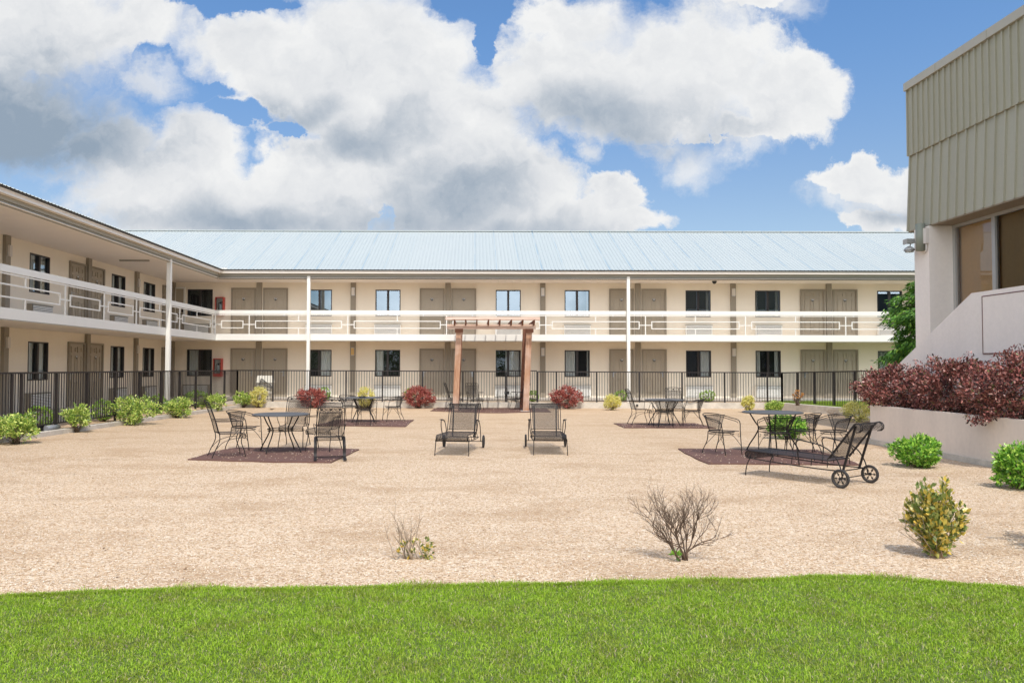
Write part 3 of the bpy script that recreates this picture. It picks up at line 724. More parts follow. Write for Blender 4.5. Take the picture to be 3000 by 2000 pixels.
# railing
def rail_set(m_, lo, hi, crosses, box3):
    # box3(s0,s1,thickness sign,z0,z1)
    box3(m_, lo, hi, .055, 3.755, 3.917); box3(m_, lo, hi, .03, 3.705, 3.735)
    return m_
def rb(m_, s0, s1, t, z0, z1): m_.box(s0, s1, YR-.025-t/2, YR-.025+t/2, z0, z1)
def rl(m_, s0, s1, t, z0, z1): m_.box(XR+.025-t/2, XR+.025+t/2, s0, s1, z0, z1)
def pattern(m_, bx, crosses, first=None):
    zt, zl, zc = 3.482, 3.197, 3.34; th = .034
    for c in crosses: bx(m_, c-.02, c+.02, .03, 2.95, 3.705)
    for a, b_ in zip(crosses, crosses[1:]):
        g = .24; long_ = (b_-a) > 2.6
        bx(m_, a+.02, a+g, .028, zc-.017, zc+.017); bx(m_, b_-g, b_-.02, .028, zc-.017, zc+.017)
        bx(m_, a+g, b_-g, .028, zt-.017, zt+.017); bx(m_, a+g, b_-g, .028, zl-.017, zl+.017)
        bx(m_, a+g, a+g+.034, .028, zl+.017, zt-.017); bx(m_, b_-g-.034, b_-g, .028, zl+.017, zt-.017)
        if long_:
            c = (a+b_)/2; bx(m_, c-.018, c+.018, .026, zt+.017, 3.705); bx(m_, c-.018, c+.018, .026, 2.95, zl-.017)
xr = lambda u: at(u, 950, Y=YR).x
cb = [XR+.03] + [xr(u) for u in (730.8, 1019.5, 1308.4, 1599, 1890.5, 2183, 2476.6)]
while cb[-1] < XE-4: cb.append(cb[-1]+4.06)
m_ = MB(); rail_set(m_, XR+.03, XE, cb, rb); pattern(m_, rb, cb); rb(m_, XR-.03, XR+.03, .06, 2.95, 3.917); obj('railing', m_, M_white, root)
yl = [at(u, 950, X=XR).y for u in (620, 524, 396.5, 301.5, 186.6)]
yl = [31.95] + yl + [yl[-1]-3.6, yl[-1]-7.2, yl[-1]-9.4]
m_ = MB(); rail_set(m_, 6, YR-.06, None, rl); pattern(m_, rl, sorted(yl)); obj('railing', m_, M_white, root)
# posts
for u in (906, 1839, 2772):
    x = xr(u); m_ = MB(); m_.box(x-.062, x+.062, YR-.20, YR-.056, 0.05, 5.30); obj('post', m_, M_white, root)
yp = at(483, 950, X=XR).y
m_ = MB(); m_.box(XR+.056, XR+.20, yp-.062, yp+.062, 0.05, 5.30); obj('post', m_, M_white, root)
m_ = MB(); m_.box(XR+.056, XR+.20, 12.0, 12.124, 0.05, 5.30); obj('post', m_, M_white, root)
# camera dome under the eave
c = at(2093, 822, Y=32.3); m_ = MB()
for k in range(5):
    r0 = .085*math.cos(k*.35); r1 = .085*math.cos((k+1)*.35); z0 = SOFF-.04-.085*math.sin(k*.35); z1 = SOFF-.04-.085*math.sin((k+1)*.35)
    for j in range(12):
        a, b_ = 2*math.pi*j/12, 2*math.pi*(j+1)/12
        m_.quad((c.x+r0*math.cos(a), c.y+r0*math.sin(a), z0), (c.x+r1*math.cos(a), c.y+r1*math.sin(a), z1), (c.x+r1*math.cos(b_), c.y+r1*math.sin(b_), z1), (c.x+r0*math.cos(b_), c.y+r0*math.sin(b_), z0), True)
m_.disc((c.x, c.y), .1, SOFF-.04, SOFF)
obj('security_camera', m_, M_plate, root)
# soffit light strip in the left wing
m_ = MB(); p = at(560, 786, X=-11.3); m_.box(-11.9, -10.9, p.y-5.0, p.y-4.94, SOFF-.05, SOFF-.002); obj('conduit', m_, M_fascia, root)

# fire extinguisher cabinets
for u0, u1, v0, v1, lab in ((630, 658, 870, 923, 'red fire extinguisher cabinet on the upper balcony wall'), (624, 652, 1050, 1103, 'red fire extinguisher cabinet on the ground floor wall')):
    Yc = YW-.22
    a, b_ = at(u0, v1, Y=Yc), at(u1, v0, Y=Yc); x0, x1, z0, z1 = a.x, b_.x-.04, a.z, b_.z
    t = thing('fire_extinguisher_cabinet', ((x0+x1)/2, YW-.1, z0), lab, 'fire cabinet', 'fire extinguisher cabinets')
    m_ = MB(); e = .035
    m_.box(x0, x1, YW-.02, YW-.002, z0, z1); m_.box(x0, x0+.015, YW-.22, YW-.02, z0, z1); m_.box(x1-.015, x1, YW-.22, YW-.02, z0, z1)
    m_.box(x0+.015, x1-.015, YW-.22, YW-.02, z0, z0+.015); m_.box(x0+.015, x1-.015, YW-.22, YW-.02, z1-.015, z1)
    obj('box', m_, M_red, t)
    m_ = MB(); m_.box(x0+.015, x1-.015, YW-.024, YW-.021, z0+.015, z1-.015); obj('back_panel', m_, M_lamp, t)
    m_ = MB(); m_.box(x0, x0+e, YW-.24, YW-.221, z0, z1); m_.box(x1-e, x1, YW-.24, YW-.221, z0, z1); m_.box(x0+e, x1-e, YW-.24, YW-.221, z0, z0+.13 if 'ground' in lab else z0+e); m_.box(x0+e, x1-e, YW-.24, YW-.221, z1-e, z1); dr = obj('cabinet_door', m_, M_red, t)
    m_ = MB(); m_.box(x0+e, x1-e, YW-.232, YW-.228, z0+e, z1-e); obj('pane', m_, M_gll, dr)
    cx = (x0+x1)/2+.02; m_ = MB(); zz = z0+.14
    m_.tube([(cx, YW-.12, zz), (cx, YW-.12, zz+.30), (cx, YW-.12, zz+.34)], .06, 12); e_ = obj('extinguisher', m_, M_num, t)
    m_ = MB(); m_.tube([(cx, YW-.12, zz+.34), (cx, YW-.12, zz+.42)], .025, 8); m_.box(cx-.01, cx+.09, YW-.13, YW-.11, zz+.40, zz+.43)
    m_.tube(curve([(cx, YW-.13, zz+.40), (cx-.09, YW-.14, zz+.36), (cx-.09, YW-.15, zz+.2), (cx-.05, YW-.17, zz+.1)]), .012, 6); obj('nozzle', m_, M_tyre, e_)

# ------------------------------------------------------------------ kerbs and planting strips
KB = 31.45
fc = Vector((-9.45, 31.3, 0)); fnear = Vector((-10.35, 17.0, 0)); fdir = (fnear-fc)/(fc.y-fnear.y)
fl_at = lambda y: fc + fdir*(fc.y-y)
rc = Vector((11.7, 31.3, 0)); rn = Vector((12.5, 25.6, 0))
rc = at(2290, 1185, Y=31.3); rc.z = 0
rdir = Vector((0.20, -1, 0))
m_ = MB(); m_.box(-9.30, rc.x-.25, KB-.25, KB, 0, .235)
o = obj('kerb_wall', m_, M_curb); tag(o, kind='structure')
p0 = fl_at(6)+Vector((.14, 0, 0)); p1 = Vector((-9.31, 31.2, 0))
m_ = MB(); m_.prism([(p0.x, p0.y), (p0.x+.16, p0.y), (p1.x+.16, p1.y), (p1.x, p1.y)], 0, .11); tag(obj('kerb_edge', m_, M_curb), kind='structure')
q0_ = Vector((rc.x-.45, 30.6, 0)); q1_ = q0_+rdir*14
m_ = MB(); m_.prism([(q0_.x, q0_.y), (q1_.x, q1_.y), (q1_.x+.25, q1_.y), (q0_.x+.25, q0_.y)], 0, .27); tag(obj('kerb_wall_side', m_, M_curb), kind='structure')
m_ = MB(); m_.box(-9.31, rc.x-.2, KB, 32.28, 0, .225); tag(obj('planting_strip', m_, M_grav), kind='structure')
m_ = MB(); m_.prism([(-11.3, 6), (p0.x, 6), (p1.x, 31.2), (-9.31, 32.28), (-11.3, 32.28)], -.01, .07); tag(obj('side_strip', m_, M_grav), kind='structure')
m_ = MB(); m_.prism([(q0_.x+.25, q0_.y), (q1_.x+.25, q1_.y), (XE+8, q1_.y), (XE+8, 32.28), (rc.x-.2, 32.28)], -.01, .255); tag(obj('side_lawn', m_, M_soil), kind='structure')
g = np.random.default_rng(9); n = 60000
gx = g.uniform(11, 16.5, n); gy = g.uniform(24, 32.2, n); ok = gx > (q0_.x+.3 + (q0_.y-gy)*0.2); gx, gy = gx[ok], gy[ok]; n = len(gx)
h = g.uniform(.03, .06, n); a = g.uniform(0, 6.28, n); wd = .004
V_ = np.stack([np.stack([gx-np.cos(a)*wd, gy-np.sin(a)*wd, np.full(n, .25)], 1), np.stack([gx+np.cos(a)*wd, gy+np.sin(a)*wd, np.full(n, .25)], 1), np.stack([gx+g.normal(0, .015, n), gy+g.normal(0, .015, n), .25+h], 1)], 1)
tag(obj('side_grass', None, L_grass, arr=(V_.reshape(-1, 3), np.arange(n*3).reshape(-1, 3))), 'strip of green grass behind the right hand fence', 'grass', kind='stuff')

# ------------------------------------------------------------------ fence
ft = thing('metal_fence', (fc.x, fc.y, .2), 'black metal picket fence around three sides of the gravel yard', 'fence')
def fence_run(a, b_, zb0, zb1, zt0, zt1, posts, pick=0.1, skip=None, pr=.008):
    """a,b ends; posts = fractions along; one panel between posts"""
    d = b_-a; L_ = d.length; dn = d.normalized(); nn = Vector((-dn.y, dn.x, 0))
    def pt(t, z): p = a+d*t; return Vector((p.x, p.y, z))
    zbf = lambda t: zb0+(zb1-zb0)*t; ztf = lambda t: zt0+(zt1-zt0)*t
    def bar(m_, t0, t1, za, zb_, w, h):
        A, B_ = pt(t0, za), pt(t1, zb_)
        ps = []
        for dz in (0, h):
            for (P_, s_) in ((A, -1), (B_, -1), (B_, 1), (A, 1)):
                ps.append(P_+nn*(s_*w/2)+Vector((0, 0, dz)))
        m_.hexa(ps)
    for i, t in enumerate(posts):
        m_ = MB(); p = pt(t, 0); w = .028
        m_.box(p.x-w, p.x+w, p.y-w, p.y+w, zbf(t)-.13, ztf(t)-.001); obj('post', m_, M_fence, ft)
    for t0, t1 in zip(posts, posts[1:]):
        if skip and skip[0] <= (t0+t1)/2 <= skip[1]: continue
        m_ = MB(); bar(m_, t0, t1, ztf(t0), ztf(t1), .045, .04); bar(m_, t0, t1, zbf(t0), zbf(t1), .03, .03)
        n = max(1, round((t1-t0)*L_/pick))
        for k in range(1, n):
            t = t0+(t1-t0)*k/n; p = pt(t, 0)
            m_.box(p.x-pr, p.x+pr, p.y-pr, p.y+pr, zbf(t)+.03, ztf(t))
        obj('fence_panel', m_, M_fence, ft)
YF = 31.3
zt_l = at(700, 1086, Y=YF).z; zt_r = at(2290, 1093, Y=YF).z
zb_l = at(800, 1171, Y=YF).z; zb_r = at(2247, 1177, Y=YF).z
xf = lambda u: at(u, 1100, Y=YF).x
pu = [695.7, 800, 908, 1014, 1120.6, 1238, 1356, 1387, 1481, 1511, 1630, 1748, 1873, 1998, 2122.6, 2247.8, 2290]
fa = Vector((xf(pu[0]), YF, 0)); fb = Vector((xf(pu[-1]), YF, 0))
fr_ = [(xf(u)-fa.x)/(fb.x-fa.x) for u in pu]
gate_rng = ((xf(1481)-fa.x)/(fb.x-fa.x), (xf(1575)-fa.x)/(fb.x-fa.x))
pu2 = [u for u in pu if u != 1511]
fr2 = [(xf(u)-fa.x)/(fb.x-fa.x) for u in pu2]
fr2.insert(pu2.index(1630), (xf(1575)-fa.x)/(fb.x-fa.x))
fence_run(fa, fb, zb_l, zb_r, zt_l, zt_r, fr2, .107, skip=gate_rng)
# left run: from the corner towards the camera
def lf_y(u):
    k = (u-PU)/F      # X = k*Y ; X = fc.x + fdir.x*(fc.y-Y)
    return (fc.x+fdir.x*fc.y)/(k+fdir.x)
fa2 = Vector((xf(695.7), YF, 0)); fdir = (fnear-fa2)/(fa2.y-fnear.y); fc = fa2.copy()
ys = [lf_y(u) for u in (659, 619, 575, 528, 474, 411.5, 340, 258, 167.5, 65, 37)]
ye = 7.0; fe = fa2+fdir*(fa2.y-ye); Lr = fa2.y-ye
fr3 = [0]+[(fa2.y-y)/Lr for y in ys]+[(fa2.y-14.0)/Lr, (fa2.y-11.5)/Lr, 1.0]
Zt_near = at(0, 1096, Y=16.9).z; t_n = (fa2.y-16.9)/Lr
Zb_near = at(112, 1250, Y=18.3).z; t_b = (fa2.y-18.3)/Lr
fence_run(fa2, fe, zb_l, zb_l+(Zb_near-zb_l)/t_b, zt_l, zt_l+(Zt_near-zt_l)/t_n, fr3, .105, pr=.0085)
# right run
k2 = lambda u: (u-PU)/F
def rf_y(u): return (fb.x+rdir.x*fb.y)/(k2(u)+rdir.x)
ys = [rf_y(u) for u in (2335.8, 2385.5, 2442, 2503)]
Lr = 14.0; fr4 = [0]+[(fb.y-y)/Lr for y in ys]; fr4 += [fr4[-1]+.14, 1.0]
fe = fb+rdir*Lr; yq = rf_y(2503); tq = (fb.y-yq)/Lr
ztq = at(2503, 1089, Y=yq).z; zbq = at(2442, 1192, Y=rf_y(2442)).z; tb = (fb.y-rf_y(2442))/Lr
fence_run(fb, fe, zb_r, zb_r+(zbq-zb_r)/tb, zt_r, zt_r+(ztq-zt_r)/tq, fr4, .09)
# gate
x0, x1 = xf(1485), xf(1575)-.03
gt = thing('fence_gate', (x0, YF-.06, .2), 'narrow black picket gate in the back fence behind the pergola', 'gate')
m_ = MB(); Yg = YF-.03
for x in (x0, xf(1511), x1): m_.box(x-.022, x+.022, Yg-.02, Yg+.02, zb_l-.1, zt_l+.005)
m_.box(x0, x1, Yg-.022, Yg+.022, zt_l+.006, zt_l+.045); m_.box(x0, x1, Yg-.018, Yg+.018, zb_l+.03, zb_l+.06); obj('gate_frame', m_, M_fence, gt)
m_ = MB(); k = 1
while x0+k*.085 < x1-.03: m_.box(x0+k*.085-.008, x0+k*.085+.008, Yg-.008, Yg+.008, zb_l+.06, zt_l+.006); k += 1
obj('pickets', m_, M_fence, gt)
m_ = MB(); z = zb_l+.30
m_.box(x0-.10, x0+.10, Yg-.05, Yg-.022, z-.05, z+.05); m_.tube([(x0-.05, Yg-.06, z+.05), (x0-.05, Yg-.06, z-.14)], .03, 8); m_.box(x0-.09, x0+.06, Yg-.05, Yg-.022, zt_l-.12, zt_l-.03); obj('latch', m_, M_plate, gt)

# ------------------------------------------------------------------ foliage helpers
def leaves(g, centers, rad, n_per, size, up=0.4, center=None, flat=0.0, aspect=0.45):
    """clusters of small folded leaves"""
    K = len(centers); n = K*n_per
    c = np.repeat(centers, n_per, 0)
    d = g.normal(0, 1, (n, 3)); d /= np.linalg.norm(d, axis=1)[:, None]
    r = np.repeat(rad, n_per)*g.random(n)**0.6
    p = c+d*r[:, None]
    ctr = center if center is not None else centers.mean(0)
    ax = (p-ctr); ax /= (np.linalg.norm(ax, axis=1)[:, None]+1e-6)
    ax = ax*0.9+g.normal(0, .75, (n, 3))+np.array([0, 0, up]); ax /= np.linalg.norm(ax, axis=1)[:, None]
    s = np.cross(ax, g.normal(0, 1, (n, 3))); s /= (np.linalg.norm(s, axis=1)[:, None]+1e-6)
    nn = np.cross(ax, s); L_ = size*g.uniform(.65, 1.25, n)[:, None]; wd = L_*aspect
    V = np.stack([p, p+ax*L_*.5+s*wd*.5+nn*L_*.08, p+ax*L_, p+ax*L_*.5-s*wd*.5+nn*L_*.08], 1)
    return V.reshape(-1, 3), np.arange(n*4).reshape(-1, 4)
def ellipsoid_clumps(g, c, r, K, lo=0.55, hi=1.0, zmin=None, bump_=0.18):
    d = g.normal(0, 1, (K*3, 3)); d /= np.linalg.norm(d, axis=1)[:, None]
    ph = g.uniform(0, 6.28, 6)
    lump = 1+bump_*(np.sin(3*d[:, 0]+ph[0])*np.cos(4*d[:, 2]+ph[1])+.6*np.sin(5*d[:, 1]+ph[2]+2*d[:, 0]))
    rr = (lo+(hi-lo)*g.random(K*3)**0.6)*lump
    p = np.array(c)+d*np.array(r)*rr[:, None]
    if zmin is not None: p = p[p[:, 2] > zmin]
    return p[:K]
def stems(c0, targets, r, g, wig=.04):
    m_ = MB()
    for t in targets:
        a = Vector(c0)+Vector((g.normal(0, .03), g.normal(0, .03), 0)); b_ = Vector(t)
        mid = a.lerp(b_, .5)+Vector((g.normal(0, wig), g.normal(0, wig), -.02)); mid2 = a.lerp(b_, .25)+Vector((g.normal(0, wig/2), g.normal(0, wig/2), 0))
        m_.tube([a, mid2, mid, b_], r, 5, r2=r*.35)
    return m_
KIND = {  # material, leaf size, irregularity, clump radius, aspect
 'leafy': (L_leaf, .065, .36, .12, .45), 'bright': (L_leafr, .07, .18, .12, .5), 'round': (L_round, .035, .04, .07, .5),
 'yellow': (L_yel, .05, .16, .10, .45), 'red': (L_red, .07, .22, .11, .34), 'barb': (L_barb, .062, .13, .17, .6), 'orange': (L_org, .045, .15, .08, .5)}
NB = [0]
def bush(name, kind, base, rx, rz, label, cat='bush', group=None, z0=0.0, n=2600, lift=0.12, ry=None, lo=.5, extra=None):
    NB[0] += 1; g = np.random.default_rng(100+NB[0]); m, ls, irr, cr, asp = KIND[kind]
    base = Vector((base[0], base[1], z0)); t = thing(name, base, label, cat, group)
    c = (base.x, base.y, z0+lift+rz)
    per = 60 if kind == 'barb' else 26; K = max(30, n//per)
    cl = ellipsoid_clumps(g, c, (rx, ry or rx, rz), K, lo, 1.0, z0+.03, irr)
    if kind == 'round': cl = ellipsoid_clumps(g, c, (rx-.03, rx-.03, rz-.02), K, .75, .97, z0+.02, irr)
    sc_ = min(rx, .5)/.45
    V_, F_ = leaves(g, cl, g.uniform(.5, 1.0, len(cl))*cr*sc_*(.6 if kind == 'round' else 1), per, ls*(.8+.2*sc_), center=np.array(c))
    # sprigs that stand out of the crown
    if kind in ('leafy', 'red', 'yellow', 'bright'):
        sp = []
        for k in range(14 if kind != 'red' else 30):
            d = g.normal(0, 1, 3); d[2] = abs(d[2])*.9+(.1 if kind == 'red' else .3); d /= np.linalg.norm(d)
            for q_ in np.linspace(.85, 1.22, 5): sp.append(np.array(c)+d*np.array([rx, ry or rx, rz])*q_)
        V2, F2_ = leaves(g, np.array(sp), np.full(len(sp), .025), 4, ls*.8, center=np.array(c))
        F_ = np.concatenate([F_, F2_+len(V_)]); V_ = np.concatenate([V_, V2])
    if extra is not None:
        V2, F2_ = leaves(g, extra, np.full(len(extra), .07), 14, ls*.9, up=-.2)
        F_ = np.concatenate([F_, F2_+len(V_)]); V_ = np.concatenate([V_, V2])
    obj('foliage', None, m, t, arr=(V_, F_))
    idx = g.choice(len(cl), min(len(cl), 26), replace=False)
    obj('stem', stems(base, cl[idx], .010, g), M_bark, t)
    return t
def gb(u, v): p = G(u, v); return (p.x, p.y)
# bushes just inside the left fence
for (u, v, wpx, top, lab, n_) in ((48, 1300, 130, 1216, 'large yellow green leafy bush at the left edge of the photo', 3600), (227, 1266, 80, 1192, 'small yellow green bush with bare lower stems by the left fence', 2400),
        (388, 1244, 122, 1168, 'widest yellow green bush by the left fence, third from the left', 3600), (518, 1224, 92, 1168, 'yellow green leafy bush fourth along the left fence', 3000),
        (628, 1205, 66, 1157, 'yellow green bush behind the tall chair left of the table', 2600), (713, 1194, 60, 1150, 'green bush touching the golden bush at the fence corner', 2400)):
    p = gb(u, v); s = p[1]/F; rx = wpx/2*s*.93; h = (v-top)*s*.96
    bush('shrub', 'leafy', p, rx, h*.42, lab, group='leafy green shrubs along the left fence', n=n_, lift=h*(.26 if u == 227 else .17), lo=.35)
# clipped round bushes behind the left fence
for (u, vt, wpx, lab) in ((118, 1186, 87, 'clipped round green bush behind the left fence, nearest the camera'), (306, 1168, 70, 'clipped round green bush behind the left fence, second from the camera'),
        (466, 1153, 54, 'small clipped round green bush behind the left fence below the narrow windows'), (579, 1141, 74, 'clipped round green bush behind the left fence near the corner')):
    X = -10.5 if u > 200 else -10.72; y = X*F/(u-PU); r = wpx/2*y/F; zt = at(u, vt, Y=y).z
    bush('round_bush', 'round', (X, y), r, (zt-.07)/2, lab, group='clipped round bushes behind the left fence', z0=.07, n=5200, lift=0.0)
# bushes by the back kerb
for (u, vt, vb, wpx, kind, lab) in ((912, 1134, 1189, 88, 'red', 'burgundy maple bush leftmost of the three by the back fence'), (1227, 1131, 1191, 90, 'red', 'burgundy maple bush just left of the pergola'),
        (1660, 1136, 1195, 92, 'red', 'burgundy maple bush just right of the pergola'),
        (756, 1128, 1187, 54, 'yellow', 'golden bush at the back left fence corner'), (1073, 1131, 1190, 52, 'yellow', 'golden bush behind the table with the ashtray'),
        (1793, 1156, 1199, 52, 'yellow', 'round golden bush left of the back right table set'), (2192, 1158, 1206, 38, 'yellow', 'narrow pointed golden bush by the right end of the kerb'),
        (2268, 1176, 1208, 52, 'leafy', 'yellow green bush at the right corner of the kerb')):
    p = gb(u, vb+2); y = min(p[1], 31.0); x = at(u, vb, Y=y).x; s = y/F; h = (vb-vt)*s
    bush('maple_bush' if kind == 'red' else 'shrub', kind, (x, y), wpx/2*s*.9, h*.46, lab, group={'red': 'burgundy maple bushes by the back fence', 'yellow': 'golden bushes near the back kerb', 'leafy': None}[kind], n=4200, lift=h*.08)
for (u, vt, wpx, lab) in ((950, 1131, 42, 'clipped green bush behind the leftmost burgundy bush'), (1200, 1134, 36, 'clipped green bush hidden behind the burgundy bush left of the pergola'),
        (1561, 1142, 42, 'clipped green bush right of the pergola post'), (1818, 1140, 44, 'clipped green bush behind the round golden bush'), (2072, 1141, 52, 'clipped round green bush behind the back right tables')):
    y = 31.85; x = at(u, 1150, Y=y).x; r = wpx/2*y/F; zt = at(u, vt, Y=y).z
    bush('round_bush', 'round', (x, y), r, (zt-.23)/2, lab, group='clipped round bushes behind the back fence', z0=.225, n=3600, lift=0)
p = G(2509, 1236); s = p.y/F
bush('shrub', 'yellow', (p.x+.05, p.y), 43*s, 27*s, 'large golden bush at the end of the planter wall', group='golden bushes near the back kerb', n=4200, lift=.02)
p = G(2306, 1285); s = p.y/F
bush('shrub', 'bright', (p.x, p.y), 49*s, 28*s, 'bright green bush seen behind the near right table', n=3000, lift=.05)
p = G(2686, 1368); s = p.y/F
bush('shrub', 'bright', (p.x, p.y), 60*s, 36*s, 'glossy green bush in front of the planter wall', n=3400, lift=.05)
p = G(2996, 1432); s = p.y/F
bush('shrub', 'bright', (p.x, p.y), 66*s, 55*s, 'glossy green bush cut by the right edge of the photo', n=4200, lift=.04)
p = Vector((5.55, 7.0, 0)); bush('shrub', 'bright', (p.x, p.y), .42, .5, 'green bush just outside the right edge whose shadow falls on the gravel', n=2600, lift=.1)
y = 28.6; x = at(2337, 1160, Y=y).x
bush('shrub', 'orange', (x, y), .17, .17, 'small orange leaved bush on a thin stem behind the right fence', n=900, z0=.255, lift=.22)

# barberries in the planter
gs = np.random.default_rng(77); hb = at(2868, 1210, X=8.38)
for i, (yc, xc, rx_, ry_, rz_, lab) in enumerate(((17.0, 9.15, .74, 1.0, .47, 'plum barberry at the far end of the planter, drooping past its corner'), (15.0, 9.15, .72, 1.1, .53, 'plum barberry in the middle of the planter'),
        (13.0, 9.1, .80, 1.15, .545, 'plum barberry in the planter below the framed wall panel'), (10.9, 9.1, .75, 1.1, .51, 'plum barberry at the near end of the planter beside the right edge'))):
    bush('barberry_bush', 'barb', (xc, yc), rx_, rz_, lab, group='plum barberries in the planter', z0=.75, n=14000, lift=-.02, ry=ry_, lo=.45, extra=None if i != 2 else np.array([(8.42+gs.normal(0, .08), hb.y+gs.normal(0, .18), hb.z+gs.uniform(-.16, .42)) for _ in range(60)]))
# variegated bush, dead bushes
p = G(2745, 1632); t = thing('variegated_shrub', (p.x, p.y, 0), 'upright yellow and green variegated shrub in the right foreground', 'shrub')
g = np.random.default_rng(21); cl = []; tips = []
for k in range(24):
    a = g.uniform(0, 6.28); rr = g.uniform(.04, .24); H = g.uniform(.32, .57)*(1.08-rr); top = (p.x+rr*math.cos(a), p.y+rr*math.sin(a), H)
    if k == 0: top = (p.x-.14, p.y, .56)
    if k == 1: top = (p.x+.08, p.y+.02, .62)
    tips.append(top)
    for q_ in np.linspace(.12, 1, 13): cl.append((p.x+(top[0]-p.x)*min(1, q_*1.5), p.y+(top[1]-p.y)*min(1, q_*1.5), .03+top[2]*q_))
V_, F_ = leaves(g, np.array(cl), np.full(len(cl), .05), 9, .055, up=.5, center=np.array((p.x, p.y, .1)), aspect=.55); obj('foliage', None, L_var, t, arr=(V_, F_))
m_ = stems(p, tips, .007, g, .02)
for k in range(10): m_.tube([p, p+Vector((g.normal(-.12, .12), g.normal(0, .08), .2)), p+Vector((g.normal(-.18, .12), g.normal(0, .1), g.uniform(.28, .48)))], .004, 4, r2=.0012)
obj('stem', m_, M_twig2, t)
def branchy(m_, a, d, L_, r, depth, g, spread=.5, tips=None, kids=(2, 4)):
    n = 5; P_ = [a]; cur = Vector(a); dd = Vector(d)
    for k in range(n):
        dd = (dd+Vector((g.normal(0, .16), g.normal(0, .16), g.normal(.05, .10)))).normalized(); cur = cur+dd*L_/n; P_.append(cur.copy())
    m_.tube(P_, r, 5 if depth > 1 else 4, r2=r*.5)
    if tips is not None: tips.append(P_[-1])
    if depth > 0:
        for c_ in range(g.integers(*kids)+1):
            k = g.integers(2, n+1); nd = (dd+Vector((g.normal(0, spread), g.normal(0, spread), g.normal(.15, spread*.6)))).normalized()
            branchy(m_, P_[k], nd, L_*g.uniform(.55, .85), r*.55, depth-1, g, spread, tips, kids)
p = G(2002, 1640); t = thing('dead_bush', (p.x, p.y, 0), 'leafless dark twiggy bush standing in the gravel right of centre', 'bush')
g = np.random.default_rng(8); m_ = MB()
for (dx, dz, L_) in ((-.62, .95, .38), (-.32, 1, .42), (.05, 1, .40), (.35, 1, .40), (.62, .95, .36), (-.1, 1, .46), (.2, 1, .38), (-.48, 1, .40)):
    branchy(m_, p+Vector((g.normal(0, .02), g.normal(0, .02), 0)), Vector((dx, g.normal(0, .3), dz)).normalized(), L_*.64, .009, 4, g, .42, kids=(2, 4))
obj('branches', m_, M_twig, t)
V_, F_ = leaves(g, np.array([(p.x-.06+g.normal(0, .015), p.y-.03, .05) for _ in range(4)]), np.full(4, .022), 8, .05, up=1.2, aspect=.35); obj('green_shoot', None, L_leafr, t, arr=(V_, F_))
p = G(1200, 1636); t = thing('dying_shrub', (p.x, p.y, 0), 'small half dead shrub with pale stems and a few yellow leaves', 'shrub')
m_ = MB(); tips = []
for k in range(12):
    dx = g.uniform(-.65, .45); branchy(m_, p+Vector((g.normal(0, .05), g.normal(0, .03), 0)), Vector((dx, g.normal(0, .2), 1.3)).normalized(), g.uniform(.18, .31), .0065, 2, g, .3, tips, kids=(0, 2))
obj('stem', m_, M_twig2, t)
V_, F_ = leaves(g, np.array([(p.x+.03+g.uniform(-.12, .16), p.y+g.normal(0, .04), abs(g.normal(.05, .06))+.02) for _ in range(34)]), np.full(34, .02), 5, .04, up=.6, aspect=.55); obj('foliage', None, L_var, t, arr=(V_, F_))

for (u, v, Z0, w_, h_, lab) in ((2440, 1216, .0, .55, .32, 'pale dried out weed leaning on the right kerb'), (797, 1200, .0, .16, .09, 'small tuft of dry grass near the back left kerb'), (172, 1262, .0, .14, .2, 'thin weed growing by the drain pipe at the left kerb')):
    q_ = G(u, v); t = thing('dry_weed', (q_.x, q_.y, 0), lab, 'weed'); m_ = MB()
    for k in range(26): m_.tube([q_+Vector((g.normal(0, .03), g.normal(0, .03), 0)), q_+Vector((g.uniform(-.5, .5)*w_, g.normal(0, .1), h_*g.uniform(.3, .6))), q_+Vector((g.uniform(-1, 1)*w_, g.normal(0, .15), h_*g.uniform(.4, 1)))], .004, 4, r2=.0015)
    obj('stems', m_, M_twig2, t)
# feathery tree behind the right building
tx, ty = at(2815, 1000, Y=24.6).x, 24.6
t = thing('feathery_tree', (tx, ty, .2), 'dark green feathery tree behind the right hand building', 'tree')
g = np.random.default_rng(31); m_ = MB(); pts = []; axs = []
m_.tube(curve([(tx, ty, .2), (tx+.1, ty, 1.5), (tx-.05, ty+.1, 3.0), (tx, ty, 4.6)]), .13, 8, r2=.05)
for k in range(64):
    z = g.uniform(.8, 4.95); a = g.uniform(0, 6.28) if k % 3 else g.uniform(2.4, 3.9)
    env = 2.15*math.sqrt(max(.06, 1-((z-2.7)/2.35)**2)); Rr = env*g.uniform(.65, 1.0)
    s0 = Vector((tx, ty, z*.8+.3)); e0 = Vector((tx+Rr*math.cos(a), ty+Rr*math.sin(a), z-.1)); md = s0.lerp(e0, .55)+Vector((0, 0, .28))
    cv = curve([s0, md, e0], 10); m_.tube(cv, .02, 4, r2=.006)
    for i in range(5, len(cv)):
        dr = (cv[i]-cv[i-1]).normalized(); side = Vector((-dr.y, dr.x, 0))
        for sg in (-1, 1):
            for L2 in np.linspace(.05, .42, 7):
                q_ = cv[i]+side*(sg*L2)+dr*L2*.6-Vector((0, 0, L2*.35))+Vector((g.normal(0, .03), g.normal(0, .03), g.normal(0, .04)))
                pts.append(q_); axs.append((side*sg*.5+dr*.8-Vector((0, 0, .45))).normalized())
obj('trunk', m_, M_bark, t)
P_ = np.array([tuple(q_) for q_ in pts]); A_ = np.array([tuple(q_) for q_ in axs]); P_ = np.repeat(P_, 3, 0)+g.normal(0, .035, (len(P_)*3, 3)); A_ = np.repeat(A_, 3, 0)+g.normal(0, .3, (len(A_)*3, 3)); A_ /= np.linalg.norm(A_, axis=1)[:, None]
